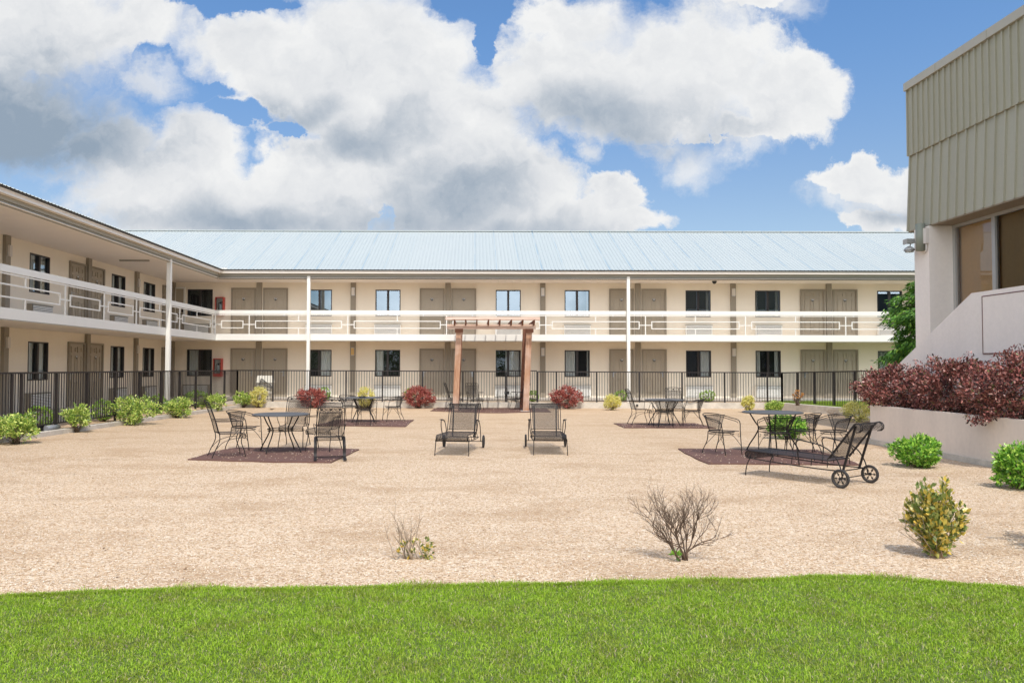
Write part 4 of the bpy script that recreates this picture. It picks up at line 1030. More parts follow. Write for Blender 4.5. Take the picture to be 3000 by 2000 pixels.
n = len(P_); s_ = np.cross(A_, np.array([0, 0, 1.0])+g.normal(0, .4, (n, 3))); s_ /= np.linalg.norm(s_, axis=1)[:, None]; L_ = g.uniform(.09, .17, n)[:, None]
V_ = np.stack([P_, P_+A_*L_*.5+s_*L_*.17, P_+A_*L_, P_+A_*L_*.5-s_*L_*.17], 1)
obj('foliage', None, L_tree, t, arr=(V_.reshape(-1, 3), np.arange(n*4).reshape(-1, 4)))

# ------------------------------------------------------------------ right-hand building
XM = 11.1; YE = 20.0
zt = at(2665, 245, Y=YE).z; zm = at(2668, 459, Y=YE).z; zl = at(2666, 678, Y=YE).z
rb_ = thing('annex_building', (XM+4, YE-6, 0), 'tall annex with sage green metal parapet above a pink stucco wall and large window', 'building')
Y0 = 6.0
# face is set out in the direction of the photo's lower edge
m_ = MB(); m_.box(XM+.10, XM+9, Y0, YE-.01, zm+.001, zt-.1); obj('parapet_core', m_, M_mans, rb_)
m_ = MB(); y = YE-.02
m_.box(XM+.03, XM+.10, Y0, YE, zm, zt-.2)
while y > Y0: m_.box(XM-.012, XM+.03, y-.018, y+.018, zm, zt-.2); y -= .228
obj('upper_panels', m_, M_mans, rb_)
m_ = MB(); y = YE-.02
m_.hexa([(XM+.0, Y0, zl), (XM+.06, Y0, zl), (XM+.06, YE, zl), (XM+.0, YE, zl), (XM+.085, Y0, zm-.002), (XM+.14, Y0, zm-.002), (XM+.14, YE, zm-.002), (XM+.085, YE, zm-.002)])
while y > Y0:
    m_.hexa([(XM-.045, y-.022, zl), (XM, y-.022, zl), (XM, y+.022, zl), (XM-.045, y+.022, zl), (XM+.045, y-.022, zm-.002), (XM+.085, y-.022, zm-.002), (XM+.085, y+.022, zm-.002), (XM+.045, y+.022, zm-.002)]); y -= .33
obj('lower_panels', m_, M_mans, rb_)
m_ = MB(); m_.box(XM-.05, XM+9.05, Y0, YE+.04, zt-.2, zt); obj('coping', m_, M_mcap, rb_)
m_ = MB(); y = YE-1.35
while y > Y0: m_.box(XM-.055, XM-.049, y-.01, y+.01, zt-.2, zt+.003); y -= 1.9
obj('coping_joint', m_, M_mans, rb_)
m_ = MB(); m_.box(XM+.001, XM+9, Y0, YE-.01, zl-.03, zl-.001); m_.box(XM+.15, XM+9, Y0+.01, YE-.012, zl+.001, zm-.01); obj('soffit', m_, M_soffd, rb_)
YP = 19.0; XP = at(2723, 800, Y=YP).x; YPf = at(2680, 800, X=XP).y; XG = at(2798, 800, Y=YP).x
m_ = MB(); m_.box(XP, XP+1.6, YP, min(YPf, YE-.05), 0, zl-.031); obj('pier', m_, M_pstuc2, rb_)
m_ = MB(); m_.box(XP+1.6, XM+9, YP+.3, YE-.06, 0, zl-.032); m_.box(XG+.02, XM+9, Y0+.02, YP-.002, 0, 1.9); obj('wall', m_, M_pstuc2, rb_)
# tall window
m_ = MB(); zh = zl-.10
ym = at(2918, 780, X=XG).y
m_.box(XG-.05, XG+.05, YP-.10, YP-.003, 1.9, zh); m_.box(XG-.05, XG+.05, ym-.055, ym+.055, 1.9, zh); m_.box(XG-.05, XG+.05, ym-2.6, ym-2.5, 1.9, zh)
m_.box(XG-.055, XG+.055, Y0+.02, YP-.003, zh, zl-.031)
wo_ = obj('window', m_, M_alum, rb_)
m_ = MB()
m_.quad((XG, YP-.10, 1.9), (XG, ym+.055, 1.9), (XG, ym+.055, zh), (XG, YP-.10, zh)); obj('pane', m_, M_glr, wo_); m_ = MB()
for ya_, yb_ in ((ym-2.5, ym-.055), (Y0+.02, ym-2.6)): m_.quad((XG, yb_, 1.9), (XG, ya_, 1.9), (XG, ya_, zh), (XG, yb_, zh)); obj('pane', m_, M_glr2, wo_)
m_ = MB(); m_.box(XG+.10, XG+.12, Y0+.02, YP-.02, 1.9, zh+.1); obj('blind', m_, M_brown, wo_)
# shaft and junction box under the parapet, floodlights
cx = at(2695, 700, X=XP-.10); m_ = MB(); m_.tube([(XP-.09, cx.y-.0, at(2695, 735, Y=cx.y).z), (XP-.09, cx.y, zl+.05)], .105, 14); obj('downpipe_stub', m_, M_green_tube, rb_)
jb = at(2714, 690, X=XP-.03); m_ = MB(); m_.box(XP-.08, XP-.002, jb.y-.06, jb.y+.07, at(2714, 713, Y=jb.y).z, at(2714, 668, Y=jb.y).z); m_.tube(curve([(XP-.04, jb.y, jb.z-.2), (XP-.04, jb.y, jb.z-.35), (XP-.03, jb.y+.12, jb.z-.42)]), .018, 6); obj('junction_box', m_, M_lamp, rb_)
fy = cx.y+.25; fl_ = thing('floodlight', (XP-.2, fy, 4.5), 'pair of small grey floodlights on the wall bracket under the sage parapet', 'floodlight')
a = at(2665, 707, Y=fy); b_ = at(2664, 727, Y=fy); m_ = MB(); m_.tube([(XP, fy, a.z), (a.x+.1, fy, a.z-.03), (a.x+.02, fy, a.z-.06), (b_.x+.02, fy, b_.z+.04)], .014, 6); obj('bracket', m_, M_alum, fl_)
m_ = MB(); m_.box(a.x-.10, a.x+.09, fy-.08, fy+.08, a.z-.055, a.z+.055); m_.box(a.x-.12, a.x-.10, fy-.095, fy+.095, a.z-.075, a.z+.05); obj('lamp_head', m_, M_alum, fl_)
m_ = MB()
for k in range(6):
    z0 = b_.z+.05-k*.018; r0 = .03+.1*math.sin(k/5*1.4)
    z1 = z0-.018; r1 = .03+.1*math.sin(min(1, (k+1)/5)*1.4)
    for j in range(14):
        p0_, p1_ = 2*math.pi*j/14, 2*math.pi*(j+1)/14
        m_.quad((b_.x+r0*math.cos(p0_), fy+r0*math.sin(p0_), z0), (b_.x+r1*math.cos(p0_), fy+r1*math.sin(p0_), z1), (b_.x+r1*math.cos(p1_), fy+r1*math.sin(p1_), z1), (b_.x+r0*math.cos(p1_), fy+r0*math.sin(p1_), z0), True)
m_.disc((b_.x, fy), .10, b_.z-.10, b_.z-.058, 14)
obj('lamp_head', m_, M_alum, fl_)
# stair wall
XS = 9.9
A = at(2846, 858.6, X=XS); B_ = at(2600, 1098, X=XS)
sw = thing('stair_wall', (XS+.1, 13, 0), 'pink stucco stair wall with sloping end and a framed panel above the planter', 'wall')
m_ = MB(); prof = [(Y0, 0), (Y0, A.z), (A.y, A.z), (B_.y, B_.z), (B_.y, 0)]
for x in (XS, XS+.22):
    pts_ = [(x, y, z) for y, z in prof]; m_.poly(pts_ if x > XS else pts_[::-1])
for (a, b_) in zip(prof, prof[1:]+prof[:1]): m_.quad((XS, a[0], a[1]), (XS+.22, a[0], a[1]), (XS+.22, b_[0], b_[1]), (XS, b_[0], b_[1]))
obj('wall', m_, M_pstuc2, sw)
m_ = MB(); pa = at(2880, 870, X=XS); pb = at(2880, 1034, X=XS); zt_, zb_ = pa.z, pb.z
m_.box(XS-.012, XS-.001, pa.y-3.2, pa.y, zb_, zt_); obj('panel', m_, M_pstuc2, sw)
m_ = MB(); m_.box(XS-.018, XS-.001, pa.y+.001, pa.y+.02, zb_-.02, zt_+.02); m_.box(XS-.018, XS-.001, pa.y-3.2, pa.y, zb_-.022, zb_-.001); m_.box(XS-.018, XS-.001, pa.y-3.2, pa.y, zt_+.001, zt_+.02); obj('panel_edge', m_, mat('rusty_panel_edge', (0.20, 0.11, 0.10), .8, fn=weather(.5, 9)), sw)
# planter
pl = thing('planter', (9.1, 14, 0), 'long low pink stucco planter wall filled with plum barberries', 'planter')
pA = G(2550.5, 1299); XPl = pA.x; YPl = pA.y
m_ = MB(); m_.box(XPl, XPl+.16, 6, YPl, .10, .83); m_.box(XPl+.16, XS-.002, YPl-.16, YPl, .10, .83); obj('wall', m_, M_pstuc, pl)
m_ = MB(); m_.box(XPl-.03, XS-.003, 6, YPl+.03, 0, .10); obj('plinth', m_, M_curb, pl)
m_ = MB(); m_.box(XPl+.16, XS-.004, 6, YPl-.16, .6, .74); obj('soil', m_, M_bark, pl)

# things behind the camera that the windows mirror
m_ = MB(); m_.box(-60, 8, -34, -28, 0, 3.6)
rear = thing('rear_building', (34, -30, 0), 'dark gabled building behind the camera mirrored in the upper windows', 'building')
m_ = MB(); prof = [(9.5, 0), (9.5, 4.6), (19, 10.2), (60, 10.4), (60, 0)]
m_.poly([(x, -26, z) for x, z in prof][::-1]); m_.poly([(x, -36, z) for x, z in prof])
for a, b_ in zip(prof, prof[1:]): m_.quad((a[0], -26, a[1]), (a[0], -36, a[1]), (b_[0], -36, b_[1]), (b_[0], -26, b_[1]))
obj('wall', m_, mat('dark_grey_siding', (.07, .075, .075), .8), rear)
g = np.random.default_rng(40); cl = np.stack([g.uniform(-50, 10, 900), g.uniform(-30, -26, 900), g.uniform(.2, 4.2, 900)], 1)
V_, F_ = leaves(g, cl, np.full(900, .8), 24, .38); tag(obj('distant_trees', None, L_tree, arr=(V_, F_)), 'belt of dark trees behind the camera', 'trees', kind='stuff')

# ------------------------------------------------------------------ pergola
pg = thing('pergola', (at(1440, 1204, Y=29.0).x, 30, 0), 'redwood pergola with slatted top standing before the back fence', 'pergola')
YA, YB2 = 29.0, 31.0; lean = .13; pw = .105
def slant_post(m_, x, y, zt_, w=pw, w2=None):
    w2 = w2 or w
    m_.hexa([(x-w, y-w, 0), (x+w, y-w, 0), (x+w, y+w, 0), (x-w, y+w, 0), (x-w2+lean, y-w2, zt_), (x+w2+lean, y-w2, zt_), (x+w2+lean, y+w2, zt_), (x-w2+lean, y+w2, zt_)])
zbm0, zbm1 = at(1440, 963, Y=YA-.15).z, at(1440, 949.5, Y=YA-.15).z
xl, xr_ = at(1334, 1204, Y=YA).x, at(1540, 1204, Y=YA).x
for x in (xl, xr_):
    for y in (YA, YB2): m_ = MB(); slant_post(m_, x, y, zbm0+.02 if y == YA else zbm0+.12); obj('post', m_, M_wood if y == YA else M_woodd, pg)  # rear posts in darker timber: the rungs' shade put into the colour
for y in (YA-.13, YB2+.13):
    dz = 0 if y < 30 else .095
    m_ = MB(); m_.box(xl-.32, xr_+.36, y-.022, y+.022, zbm0+dz, zbm1+dz*.6); obj('beam', m_, M_woodp, pg)
zr0, zr1 = zbm0+.035, at(1440, 937, Y=28.5).z
k = 0
for u in (148, 305, 462, 625, 785, 945, 1105, 1265):
    x = at(1300+u*.2105, 950, Y=28.3).x
    m_ = MB(); m_.hexa([(x-.022, 28.55, zbm1-.05), (x+.022, 28.55, zbm1-.05), (x+.022, 31.5, zbm1-.05), (x-.022, 31.5, zbm1-.05), (x-.022, 28.3, zr1), (x+.022, 28.3, zr1), (x+.022, 31.7, zr1), (x-.022, 31.7, zr1)]); obj('rafter', m_, M_woodd, pg)
for y in (28.40, 28.62):
    m_ = MB(); m_.box(xl-.35, xr_+.48, y-.045, y+.045, zr1+.001, zr1+.10); obj('slat', m_, M_woodp, pg)
for x in (xl+.03, xr_+.03):
    m_ = MB(); z = .35
    while z < zbm0-.1:
        dx = lean*z/3; m_.box(x+dx-.03, x+dx+.03, YA+pw-.002, YB2-pw+.002, z, z+.11); z += .215
    obj('side_rungs', m_, M_wood, pg)
for x in (xl, xr_):
    m_ = MB(); m_.box(x+lean-.15, x+lean+.15, YA-pw-.05, YA-pw-.0, zbm0-.13, zbm0); m_.box(x+lean-.14, x+lean+.14, YA+.11, YA+.15, zbm0-.13, zbm0); obj('bracket', m_, M_woodd, pg)
m_ = MB(); m_.prism([(xr_-.18+.36*math.cos(a)*.5+.15, YA-.05+.3*math.sin(a)) for a in np.linspace(0, 6.28, 12)[:-1]], 0, .025); obj('footing', m_, M_conc, pg)

# ------------------------------------------------------------------ rubber mats
def mat_obj(pts, label, seed):
    P3 = [G(u, v) for u, v in pts]; c = sum(P3, Vector())/len(P3); g = random.Random(seed)
    out = []
    for i in range(len(P3)):
        a, b_ = P3[i], P3[(i+1) % len(P3)]; n = max(2, int((b_-a).length/.35))
        for k in range(n):
            p = a.lerp(b_, k/n); out.append((p.x+g.uniform(-.03, .03), p.y+g.uniform(-.03, .03)))
    m_ = MB(); m_.prism(out, .001, .022); o = obj('rubber_mat', m_, M_rub); tag(o, label, 'mat', 'brown rubber mats under the garden furniture')
    r_ = np.random.default_rng(seed); xs, ys_ = [], []
    x0, x1 = min(p[0] for p in out), max(p[0] for p in out); y0, y1 = min(p[1] for p in out), max(p[1] for p in out)
    def inside(x, y):
        s_ = False; j = len(out)-1
        for i in range(len(out)):
            if (out[i][1] > y) != (out[j][1] > y) and x < (out[j][0]-out[i][0])*(y-out[i][1])/(out[j][1]-out[i][1])+out[i][0]: s_ = not s_
            j = i
        return s_
    for _ in range(600):
        x, y = r_.uniform(x0, x1), r_.uniform(y0, y1)
        if inside(x, y) and r_.random() < .5: xs.append(x); ys_.append(y)
    return xs, ys_
ax, ay_ = [], []
for pts, lab, sdd in (([(552, 1348), (625, 1325), (690, 1313), (900, 1312), (1055, 1318), (973, 1356), (797, 1355)], 'brown rubber mat under the near left table and chairs', 1),
        ([(925, 1247), (988, 1230), (1213, 1231), (1185, 1251)], 'brown rubber mat under the back left table with the ashtray', 2),
        ([(1262, 1204), (1279, 1195), (1600, 1196), (1614, 1208), (1560, 1207), (1545, 1208), (1470, 1210), (1390, 1209)], 'brown rubber mat under the pergola', 3),
        ([(1799, 1241), (2036, 1240.5), (2097, 1255), (1826, 1254)], 'brown rubber mat under the back right table', 4),
        ([(1986, 1316), (2393, 1319), (2526, 1364), (2071, 1360)], 'brown rubber mat under the near right table', 5)):
    a, b_ = mat_obj(pts, lab, sdd); ax += a; ay_ += b_
V_, F_ = chips(np.array(ax), np.array(ay_), np.full(len(ax), .025), np.random.default_rng(2).uniform(.006, .014, len(ax)), 8)
tag(obj('mat_gravel', None, L_stone, arr=(V_, F_)), 'stray gravel chips lying on the brown mats', 'gravel', kind='stuff')

# ------------------------------------------------------------------ wrought iron furniture (facing +Y, origin on the floor)
def leaf_shape(m_, c, s, nrm=Vector((0, 1, 0))):
    pts = [(0, -.9), (.55, -.45), (.95, .25), (.5, .35), (.45, .85), (0, .5), (-.45, .85), (-.5, .35), (-.95, .25), (-.55, -.45)]
    for off in (-.003, .003): m_.poly([(c.x+x*s, c.y+off, c.z+z*s) for x, z in (pts if off > 0 else pts[::-1])])
RB = .0085
def high_back(name, label, spring=False):
    t = thing(name, (0, 0, 0), label, 'chair')
    ZS = .42
    def bp(x, h): return Vector((x, -.21-.19*h+.015*math.sin(h*3.1)-.03*math.cos(x/.25*1.4), .44+.56*h))   # back surface, h 0..1
    m_ = MB(); fr = [bp(-.25, -.04)]+[bp(-.25, h) for h in np.linspace(.1, .9, 6)]+[bp(-.235, .96), bp(-.2, .985), bp(-.1, 1.0), bp(0, 1.01), bp(.1, 1.0), bp(.2, .985), bp(.235, .96)]+[bp(.25, h) for h in np.linspace(.9, .1, 6)]+[bp(.25, -.04)]
    m_.tube(fr, RB, 6); m_.tube([bp(x, .82) for x in np.linspace(-.25, .25, 7)], .006, 5); m_.tube([bp(-.215, 0), bp(-.215, .4), bp(-.215, .79), bp(0, .80), bp(.215, .79), bp(.215, .4), bp(.215, 0)], .006, 5)
    m_.tube([bp(-.25, 0), bp(0, 0), bp(.25, 0)], .007, 5)
    xs = np.linspace(-.22, .22, 25)
    for ph in (0, math.pi): m_.tube([bp(x, .905+.045*math.sin(x*38+ph)) for x in xs], .0035, 4)
    for x in (-.165, 0, .165): leaf_shape(m_, bp(x, .905)+Vector((0, .008, 0)), .028)
    bk = obj('backrest', m_, M_iron, t)
    m_ = MB(); m_.weave(lambda x, y: bp(x-.215, y/.46*.79), .43, .46); obj('mesh', m_, M_iron, bk)
    def sp(x, d):   # seat surface: d 0 (rear) .. .56 (front lip rolls down)
        if d < .42: return Vector((x, -.21+d, ZS-.018*math.cos(x/.24*1.5)*math.sin(d/.42*3.1)))
        a = (d-.42)/.05; return Vector((x, .21+.05*math.sin(min(a, 2.6)), ZS-.05+.05*math.cos(min(a, 2.6))))
    m_ = MB(); m_.weave(lambda x, y: sp(x-.235, y), .47, .55)
    m_.tube([sp(-.24, d) for d in np.linspace(0, .55, 12)], .007, 5); m_.tube([sp(.24, d) for d in np.linspace(0, .55, 12)], .007, 5); m_.tube([sp(-.24, .55), sp(.24, .55)], .006, 5); obj('seat', m_, M_iron, t)
    for sg in (-1, 1):
        m_ = MB(); m_.tube(curve([bp(sg*.25, .38), Vector((sg*.285, -.05, .655)), Vector((sg*.30, .13, .65)), Vector((sg*.295, .19, .60)), Vector((sg*.27, .17, .5)), Vector((sg*.24, .16, ZS))]), .007, 5)
        m_.tube(curve([bp(sg*.25, .34), Vector((sg*.255, -.05, .635)), Vector((sg*.26, .13, .645))]), .005, 5)
        obj('armrest', m_, M_iron, t)
    if not spring:
        for sg in (-1, 1):
            m_ = MB(); m_.tube(curve([(sg*.24, .20, ZS-.03), (sg*.235, .175, .27), (sg*.245, .23, .1), (sg*.25, .245, 0)]), .0085, 6); obj('leg', m_, M_iron, t)
            m_ = MB(); m_.tube(curve([(sg*.24, -.21, ZS+.03), (sg*.235, -.20, .30), (sg*.24, -.28, .12), (sg*.25, -.33, 0)]), .0085, 6)
            m_.tube(curve([(sg*.24, -.27, .14), (sg*.235, -.14, .27), (sg*.235, .05, .33), (sg*.235, .19, .335)]), .0055, 5); obj('leg', m_, M_iron, t)
    else:
        for sg in (-1, 1):
            m_ = MB(); c = curve([(sg*.25, .20, ZS-.02), (sg*.265, .10, .38), (sg*.268, -.02, .25), (sg*.27, -.05, .10), (sg*.27, -.12, .035), (sg*.275, -.34, .015)], 8)
            for a, b_ in zip(c, c[1:]):
                d = (b_-a).normalized(); n_ = Vector((0, -d.z, d.y))*.009; s_ = Vector((.028, 0, 0))
                m_.hexa([a-s_-n_, a+s_-n_, a+s_+n_, a-s_+n_, b_-s_-n_, b_+s_-n_, b_+s_+n_, b_-s_+n_])
            obj('leg', m_, M_iron, t)
        m_ = MB(); m_.tube([(-.27, -.06, .05), (.27, -.06, .05)], .009, 6); obj('stretcher', m_, M_iron, t)
    return t
def barrel(name, label):
    t = thing(name, (0, 0, 0), label, 'chair'); ZS = .42
    hp = [(.25, .27, 0.0), (.265, .24, .25), (.275, .22, .45), (.29, .205, .58), (.30, .15, .635), (.305, .0, .665), (.29, -.13, .695), (.22, -.25, .725), (.11, -.315, .74), (0, -.335, .745)]
    full = [Vector(p) for p in hp]+[Vector((-p[0], p[1], p[2])) for p in hp[-2::-1]]
    hoop = curve(full, 4)
    m_ = MB(); m_.tube(hoop, RB, 6)
    inner = [Vector((p.x*.93, p.y*.93+.0, p.z-.035)) for p in hoop if p.z > .60]; m_.tube(inner, .006, 5)
    fr_o = obj('arm_frame', m_, M_iron, t)
    def bs(x, h):   # mesh back between seat rim and hoop, angle x in -1..1
        a = x*1.15*(.78+.22*h); r0 = .215+.095*h; return Vector((r0*math.sin(a), -r0*math.cos(a)*(1.0)-.005, ZS+.015+.275*h))
    m_ = MB(); m_.weave(lambda x, y: bs(x/.30-1, y/.29), .60, .29)
    for x in (-1, -.82, .82, 1): m_.tube([bs(x, h) for h in np.linspace(0, 1.03, 5)], .006, 5)
    m_.tube([bs(x, 0) for x in np.linspace(-1, 1, 9)], .006, 5); m_.tube([bs(x, 1) for x in np.linspace(-1, 1, 11)], .006, 5); obj('backrest', m_, M_iron, t)
    rim = [Vector((.235*math.cos(a)*1.02, .235*math.sin(a), ZS)) for a in np.linspace(0, 2*math.pi, 25)[:-1]]
    m_ = MB(); m_.tube(rim, .008, 5, closed=True); m_.tube([Vector((p.x*.96, p.y*.96, ZS-.045)) for p in rim], .006, 5, closed=True)
    def ss(x, y):
        X, Y = x-.235, y-.235; r = math.hypot(X, Y); mx = max(abs(X), abs(Y)); k = mx/r if r > 1e-6 else 1; X2, Y2 = X*k, Y*k
        return Vector((X2, Y2, ZS-.035*(1-(math.hypot(X2, Y2)/.235)**2)))
    m_.weave(ss, .47, .47); obj('seat', m_, M_iron, t)
    for sg in (-1, 1):
        m_ = MB(); m_.tube(curve([(sg*.17, -.17, ZS), (sg*.175, -.19, .25), (sg*.20, -.26, .08), (sg*.205, -.28, 0)]), .008, 6)
        m_.tube(curve([(sg*.19, -.235, .15), (sg*.15, -.10, .30), (sg*.12, -.03, ZS-.03)]), .005, 5); obj('leg', m_, M_iron, t)
        m_ = MB(); m_.tube([Vector((sg*.225, .05, ZS)), Vector((sg*.265, .20, ZS+.005))], .007, 5)
        m_.tube(curve([(sg*.255, .255, .15), (sg*.21, .15, .30), (sg*.13, .08, ZS-.03)]), .005, 5); m_.tube(curve([(sg*.262, .232, .34), (sg*.25, .20, .32), (sg*.235, .20, .36), (sg*.25, .21, .38)]), .004, 4); obj('brace', m_, M_iron, t)
    return t
def table(name, label, r=.53):
    t = thing(name, (0, 0, 0), label, 'table')
    m_ = MB(); n = 48; prof = [(0, .72), (r-.02, .722), (r, .715), (r+.004, .705), (r, .694), (r-.03, .697), (0, .705)]
    for (r0, z0), (r1, z1) in zip(prof, prof[1:]):
        for k in range(n):
            a, b_ = 2*math.pi*k/n, 2*math.pi*(k+1)/n
            m_.quad((r0*math.cos(a), r0*math.sin(a), z0), (r0*math.cos(b_), r0*math.sin(b_), z0), (r1*math.cos(b_), r1*math.sin(b_), z1), (r1*math.cos(a), r1*math.sin(a), z1), r0 > .1 and abs(z1-z0) > .003)
    obj('table_top', m_, M_ttop, t)
    for k in range(4):
        a = math.pi/4+.42+k*math.pi/2; m_ = MB(); m_.tube(curve([(.41*math.cos(a), .41*math.sin(a), .70), (.31*math.cos(a), .31*math.sin(a), .53), (.245*math.cos(a), .245*math.sin(a), .42), (.30*math.cos(a), .30*math.sin(a), .28), (.40*math.cos(a), .40*math.sin(a), .12), (.455*math.cos(a), .455*math.sin(a), 0.006)]), .0125, 7); obj('leg', m_, M_iron, t)
    m_ = MB()
    for rr, z in ((.245, .435), (.235, .40)): m_.tube([(rr*math.cos(a), rr*math.sin(a), z) for a in np.linspace(0, 6.2832, 29)[:-1]], .008, 5, closed=True)
    obj('ring', m_, M_iron, t)
    return t
def chaise(name, label):
    t = thing(name, (0, 0, 0), label, 'sun lounger'); ZD = .36; Wd = .29
    def dk_(x, d):    # deck from back hinge (y=-.42) to foot roll (y=.86)
        if d < 1.27: return Vector((x, -.42+d, ZD-.02+.035*(d/1.27)))
        a = (d-1.27)/.055; return Vector((x, .85+.055*math.sin(a), ZD-.04+.055*math.cos(a)))
    m_ = MB(); m_.weave(lambda x, y: dk_(x-Wd, y), 2*Wd, 1.27+.055*3.2, .036, .5, .0085)
    for sg in (-1, 1): m_.tube([dk_(sg*Wd, d) for d in np.linspace(0, 1.27+.055*5.0, 30)], .0075, 5)
    m_.tube([dk_(-Wd, 0), dk_(Wd, 0)], .007, 5); m_.tube([dk_(-Wd, 1.27+.175), dk_(Wd, 1.27+.175)], .006, 5); obj('seat', m_, M_iron, t)
    def bk_(x, h):    # back
        if h < .70: return Vector((x*(1+.06*h), -.42-.56*h, ZD+.735*h))
        a = (h-.70)/.07; c0 = Vector((x*1.05, -.42-.392-.035, ZD+.515-.05)); return Vector((x*1.05, c0.y-.062*math.sin(a*1.25-.6), c0.z+.062*math.cos(a*1.25-.6)))
    m_ = MB(); m_.weave(lambda x, y: bk_(x-Wd+.03, .03+y), 2*Wd-.06, .84, .038, .5, .006); mesh_o = m_
    m2 = MB()
    for sg in (-1, 1):
        m2.tube([bk_(sg*(Wd-.03), h) for h in np.linspace(.02, .92, 26)], .007, 5); m2.tube([bk_(sg*(Wd+.01), h) for h in np.linspace(0, .92, 26)], .0085, 6)
    for h in (.03, .70): m2.tube([bk_(-Wd-.01, h), bk_(0, h), bk_(Wd+.01, h)], .007, 5)
    bo = obj('backrest', m2, M_iron, t); obj('mesh', mesh_o, M_iron, bo)
    m_ = MB()   # lower side rails
    for sg in (-1, 1):
        X = sg*(Wd+.02); m_.tube(curve([(X, .86, ZD-.09), (X, .3, ZD-.12), (X, -.3, ZD-.14), (X, -.62, ZD-.14)]), .0085, 6)
        for y in (.72, .42, .12, -.18, -.42): m_.tube([(X, y, ZD-.11-.0), (sg*Wd, y, ZD-.01)], .006, 5)
        m_.tube([(X, .86, ZD-.09), (sg*Wd, .84, ZD-.02)], .007, 5)
        for y in (-.50, -.62):  # dark flat struts holding the back
            pass
        a, b_ = Vector((sg*.22, -.60, ZD-.14)), bk_(sg*.22, .66)
        m_.hexa([a+Vector((-.012, -.014, 0)), a+Vector((.012, -.014, 0)), a+Vector((.012, .014, 0)), a+Vector((-.012, .014, 0)), b_+Vector((-.012, -.014, 0)), b_+Vector((.012, -.014, 0)), b_+Vector((.012, .014, 0)), b_+Vector((-.012, .014, 0))])
    m_.tube([(-Wd-.02, -.62, ZD-.14), (Wd+.02, -.62, ZD-.14)], .008, 5); m_.tube([(-Wd-.02, .80, ZD-.10), (Wd+.02, .80, ZD-.10)], .006, 5)
    obj('frame', m_, M_iron, t)
    for sg in (-1, 1):
        m_ = MB(); X = sg*(Wd+.02); m_.tube(curve([(X, .80, ZD-.09), (X, .85, .18), (X+sg*.005, .875, .06), (X+sg*.005, .875, 0)]), .0085, 6); obj('leg', m_, M_iron, t)
        m_ = MB(); X = sg*(Wd+.06); m_.tube(curve([(sg*(Wd+.02), .0, ZD-.12), (X, .0, ZD+.08), (X, .02, ZD+.20), (X, -.03, ZD+.245), (X, -.14, ZD+.235), (X, -.36, ZD+.19), (X, -.52, ZD+.10), (X, -.62, ZD-.06), (X, -.66, .13)]), .0085, 6)
        pl_ = [(X-.022, -.05, ZD+.248), (X+.022, -.05, ZD+.248), (X+.022, -.36, ZD+.202), (X-.022, -.36, ZD+.202)]
        m_.poly(pl_); m_.poly([(x, y, z-.006) for x, y, z in pl_[::-1]])
        m_.tube([(X+.035*math.cos(a)-.0, -.02+.05*math.sin(a), ZD+.245) for a in np.linspace(0, 6.2832, 13)[:-1]], .005, 4, closed=True)
        obj('armrest', m_, M_iron, t)
        wx = sg*(Wd+.115); wr = .13
        m_ = MB(); m_.tube([(wx, -.66+(wr-.018)*math.cos(a), wr+(wr-.018)*math.sin(a)) for a in np.linspace(0, 6.2832, 29)[:-1]], .018, 8, closed=True); wo = obj('wheel', m_, M_tyre, t)
        m_ = MB(); m_.tube([(wx-.02, -.66, wr), (wx+.02, -.66, wr)], .02, 8)
        m_.tube([(wx, -.66+.088*math.cos(a), wr+.088*math.sin(a)) for a in np.linspace(0, 6.2832, 25)[:-1]], .004, 4, closed=True)
        for k in range(6):
            a = k*math.pi/3; m_.tube([(wx, -.66, wr), (wx, -.66+.1*math.cos(a), wr+.1*math.sin(a))], .0045, 5)
            c = Vector((wx, -.66+.062*math.cos(a), wr+.062*math.sin(a)))
            for s_ in range(3): b_ = a+.7+s_*math.pi/3; m_.tube([c-Vector((0, .016*math.cos(b_), .016*math.sin(b_))), c+Vector((0, .016*math.cos(b_), .016*math.sin(b_)))], .0045, 4)
        obj('spokes', m_, M_iron, wo)
    m_ = MB(); m_.tube([(-Wd-.10, -.66, .13), (Wd+.10, -.66, .13)], .007, 6); obj('axle', m_, M_iron, t)
    return t
protos = {}
def put(kind, X, Y, face, label, group, z=0.0, s=1.0):
    if kind not in protos:
        o = {'high': lambda: high_back('high_back_chair', label), 'spring': lambda: high_back('spring_chair', label, True), 'barrel': lambda: barrel('barrel_chair', label), 'table': lambda: table('round_table', label), 'chaise': lambda: chaise('sun_lounger', label)}[kind]()
        protos[kind] = o
    else: o = copy_tree(protos[kind])
    o.location = (X, Y, z); o.rotation_euler = (0, 0, math.atan2(-face[0], face[1])); o.scale = (s, s, s)
    tag(o, label, None, group)
    return o
GC = 'high backed iron chairs with leaf ornaments'; GB = 'barrel backed iron mesh chairs'; GT = 'round iron tables'; GL = 'wheeled iron loungers'
zm_ = .022
def pos(u, Yd): return at(u, 1100, Y=Yd).x
# tables
put('table', pos(824, 15.0), 15.0, (0, 1), 'round dark grey table on the near left mat', GT, zm_)
put('table', pos(1065, 23.0), 23.0, (.3, 1), 'round table at the back left holding a black ashtray', GT, zm_)
put('table', pos(1945, 21.9), 21.9, (.2, 1), 'round table at the back right below the fence', GT, zm_)
put('table', pos(2262, 15.3), 15.3, (.15, 1), 'round dark grey table on the near right mat beside the lounger', GT, zm_, 1.06)
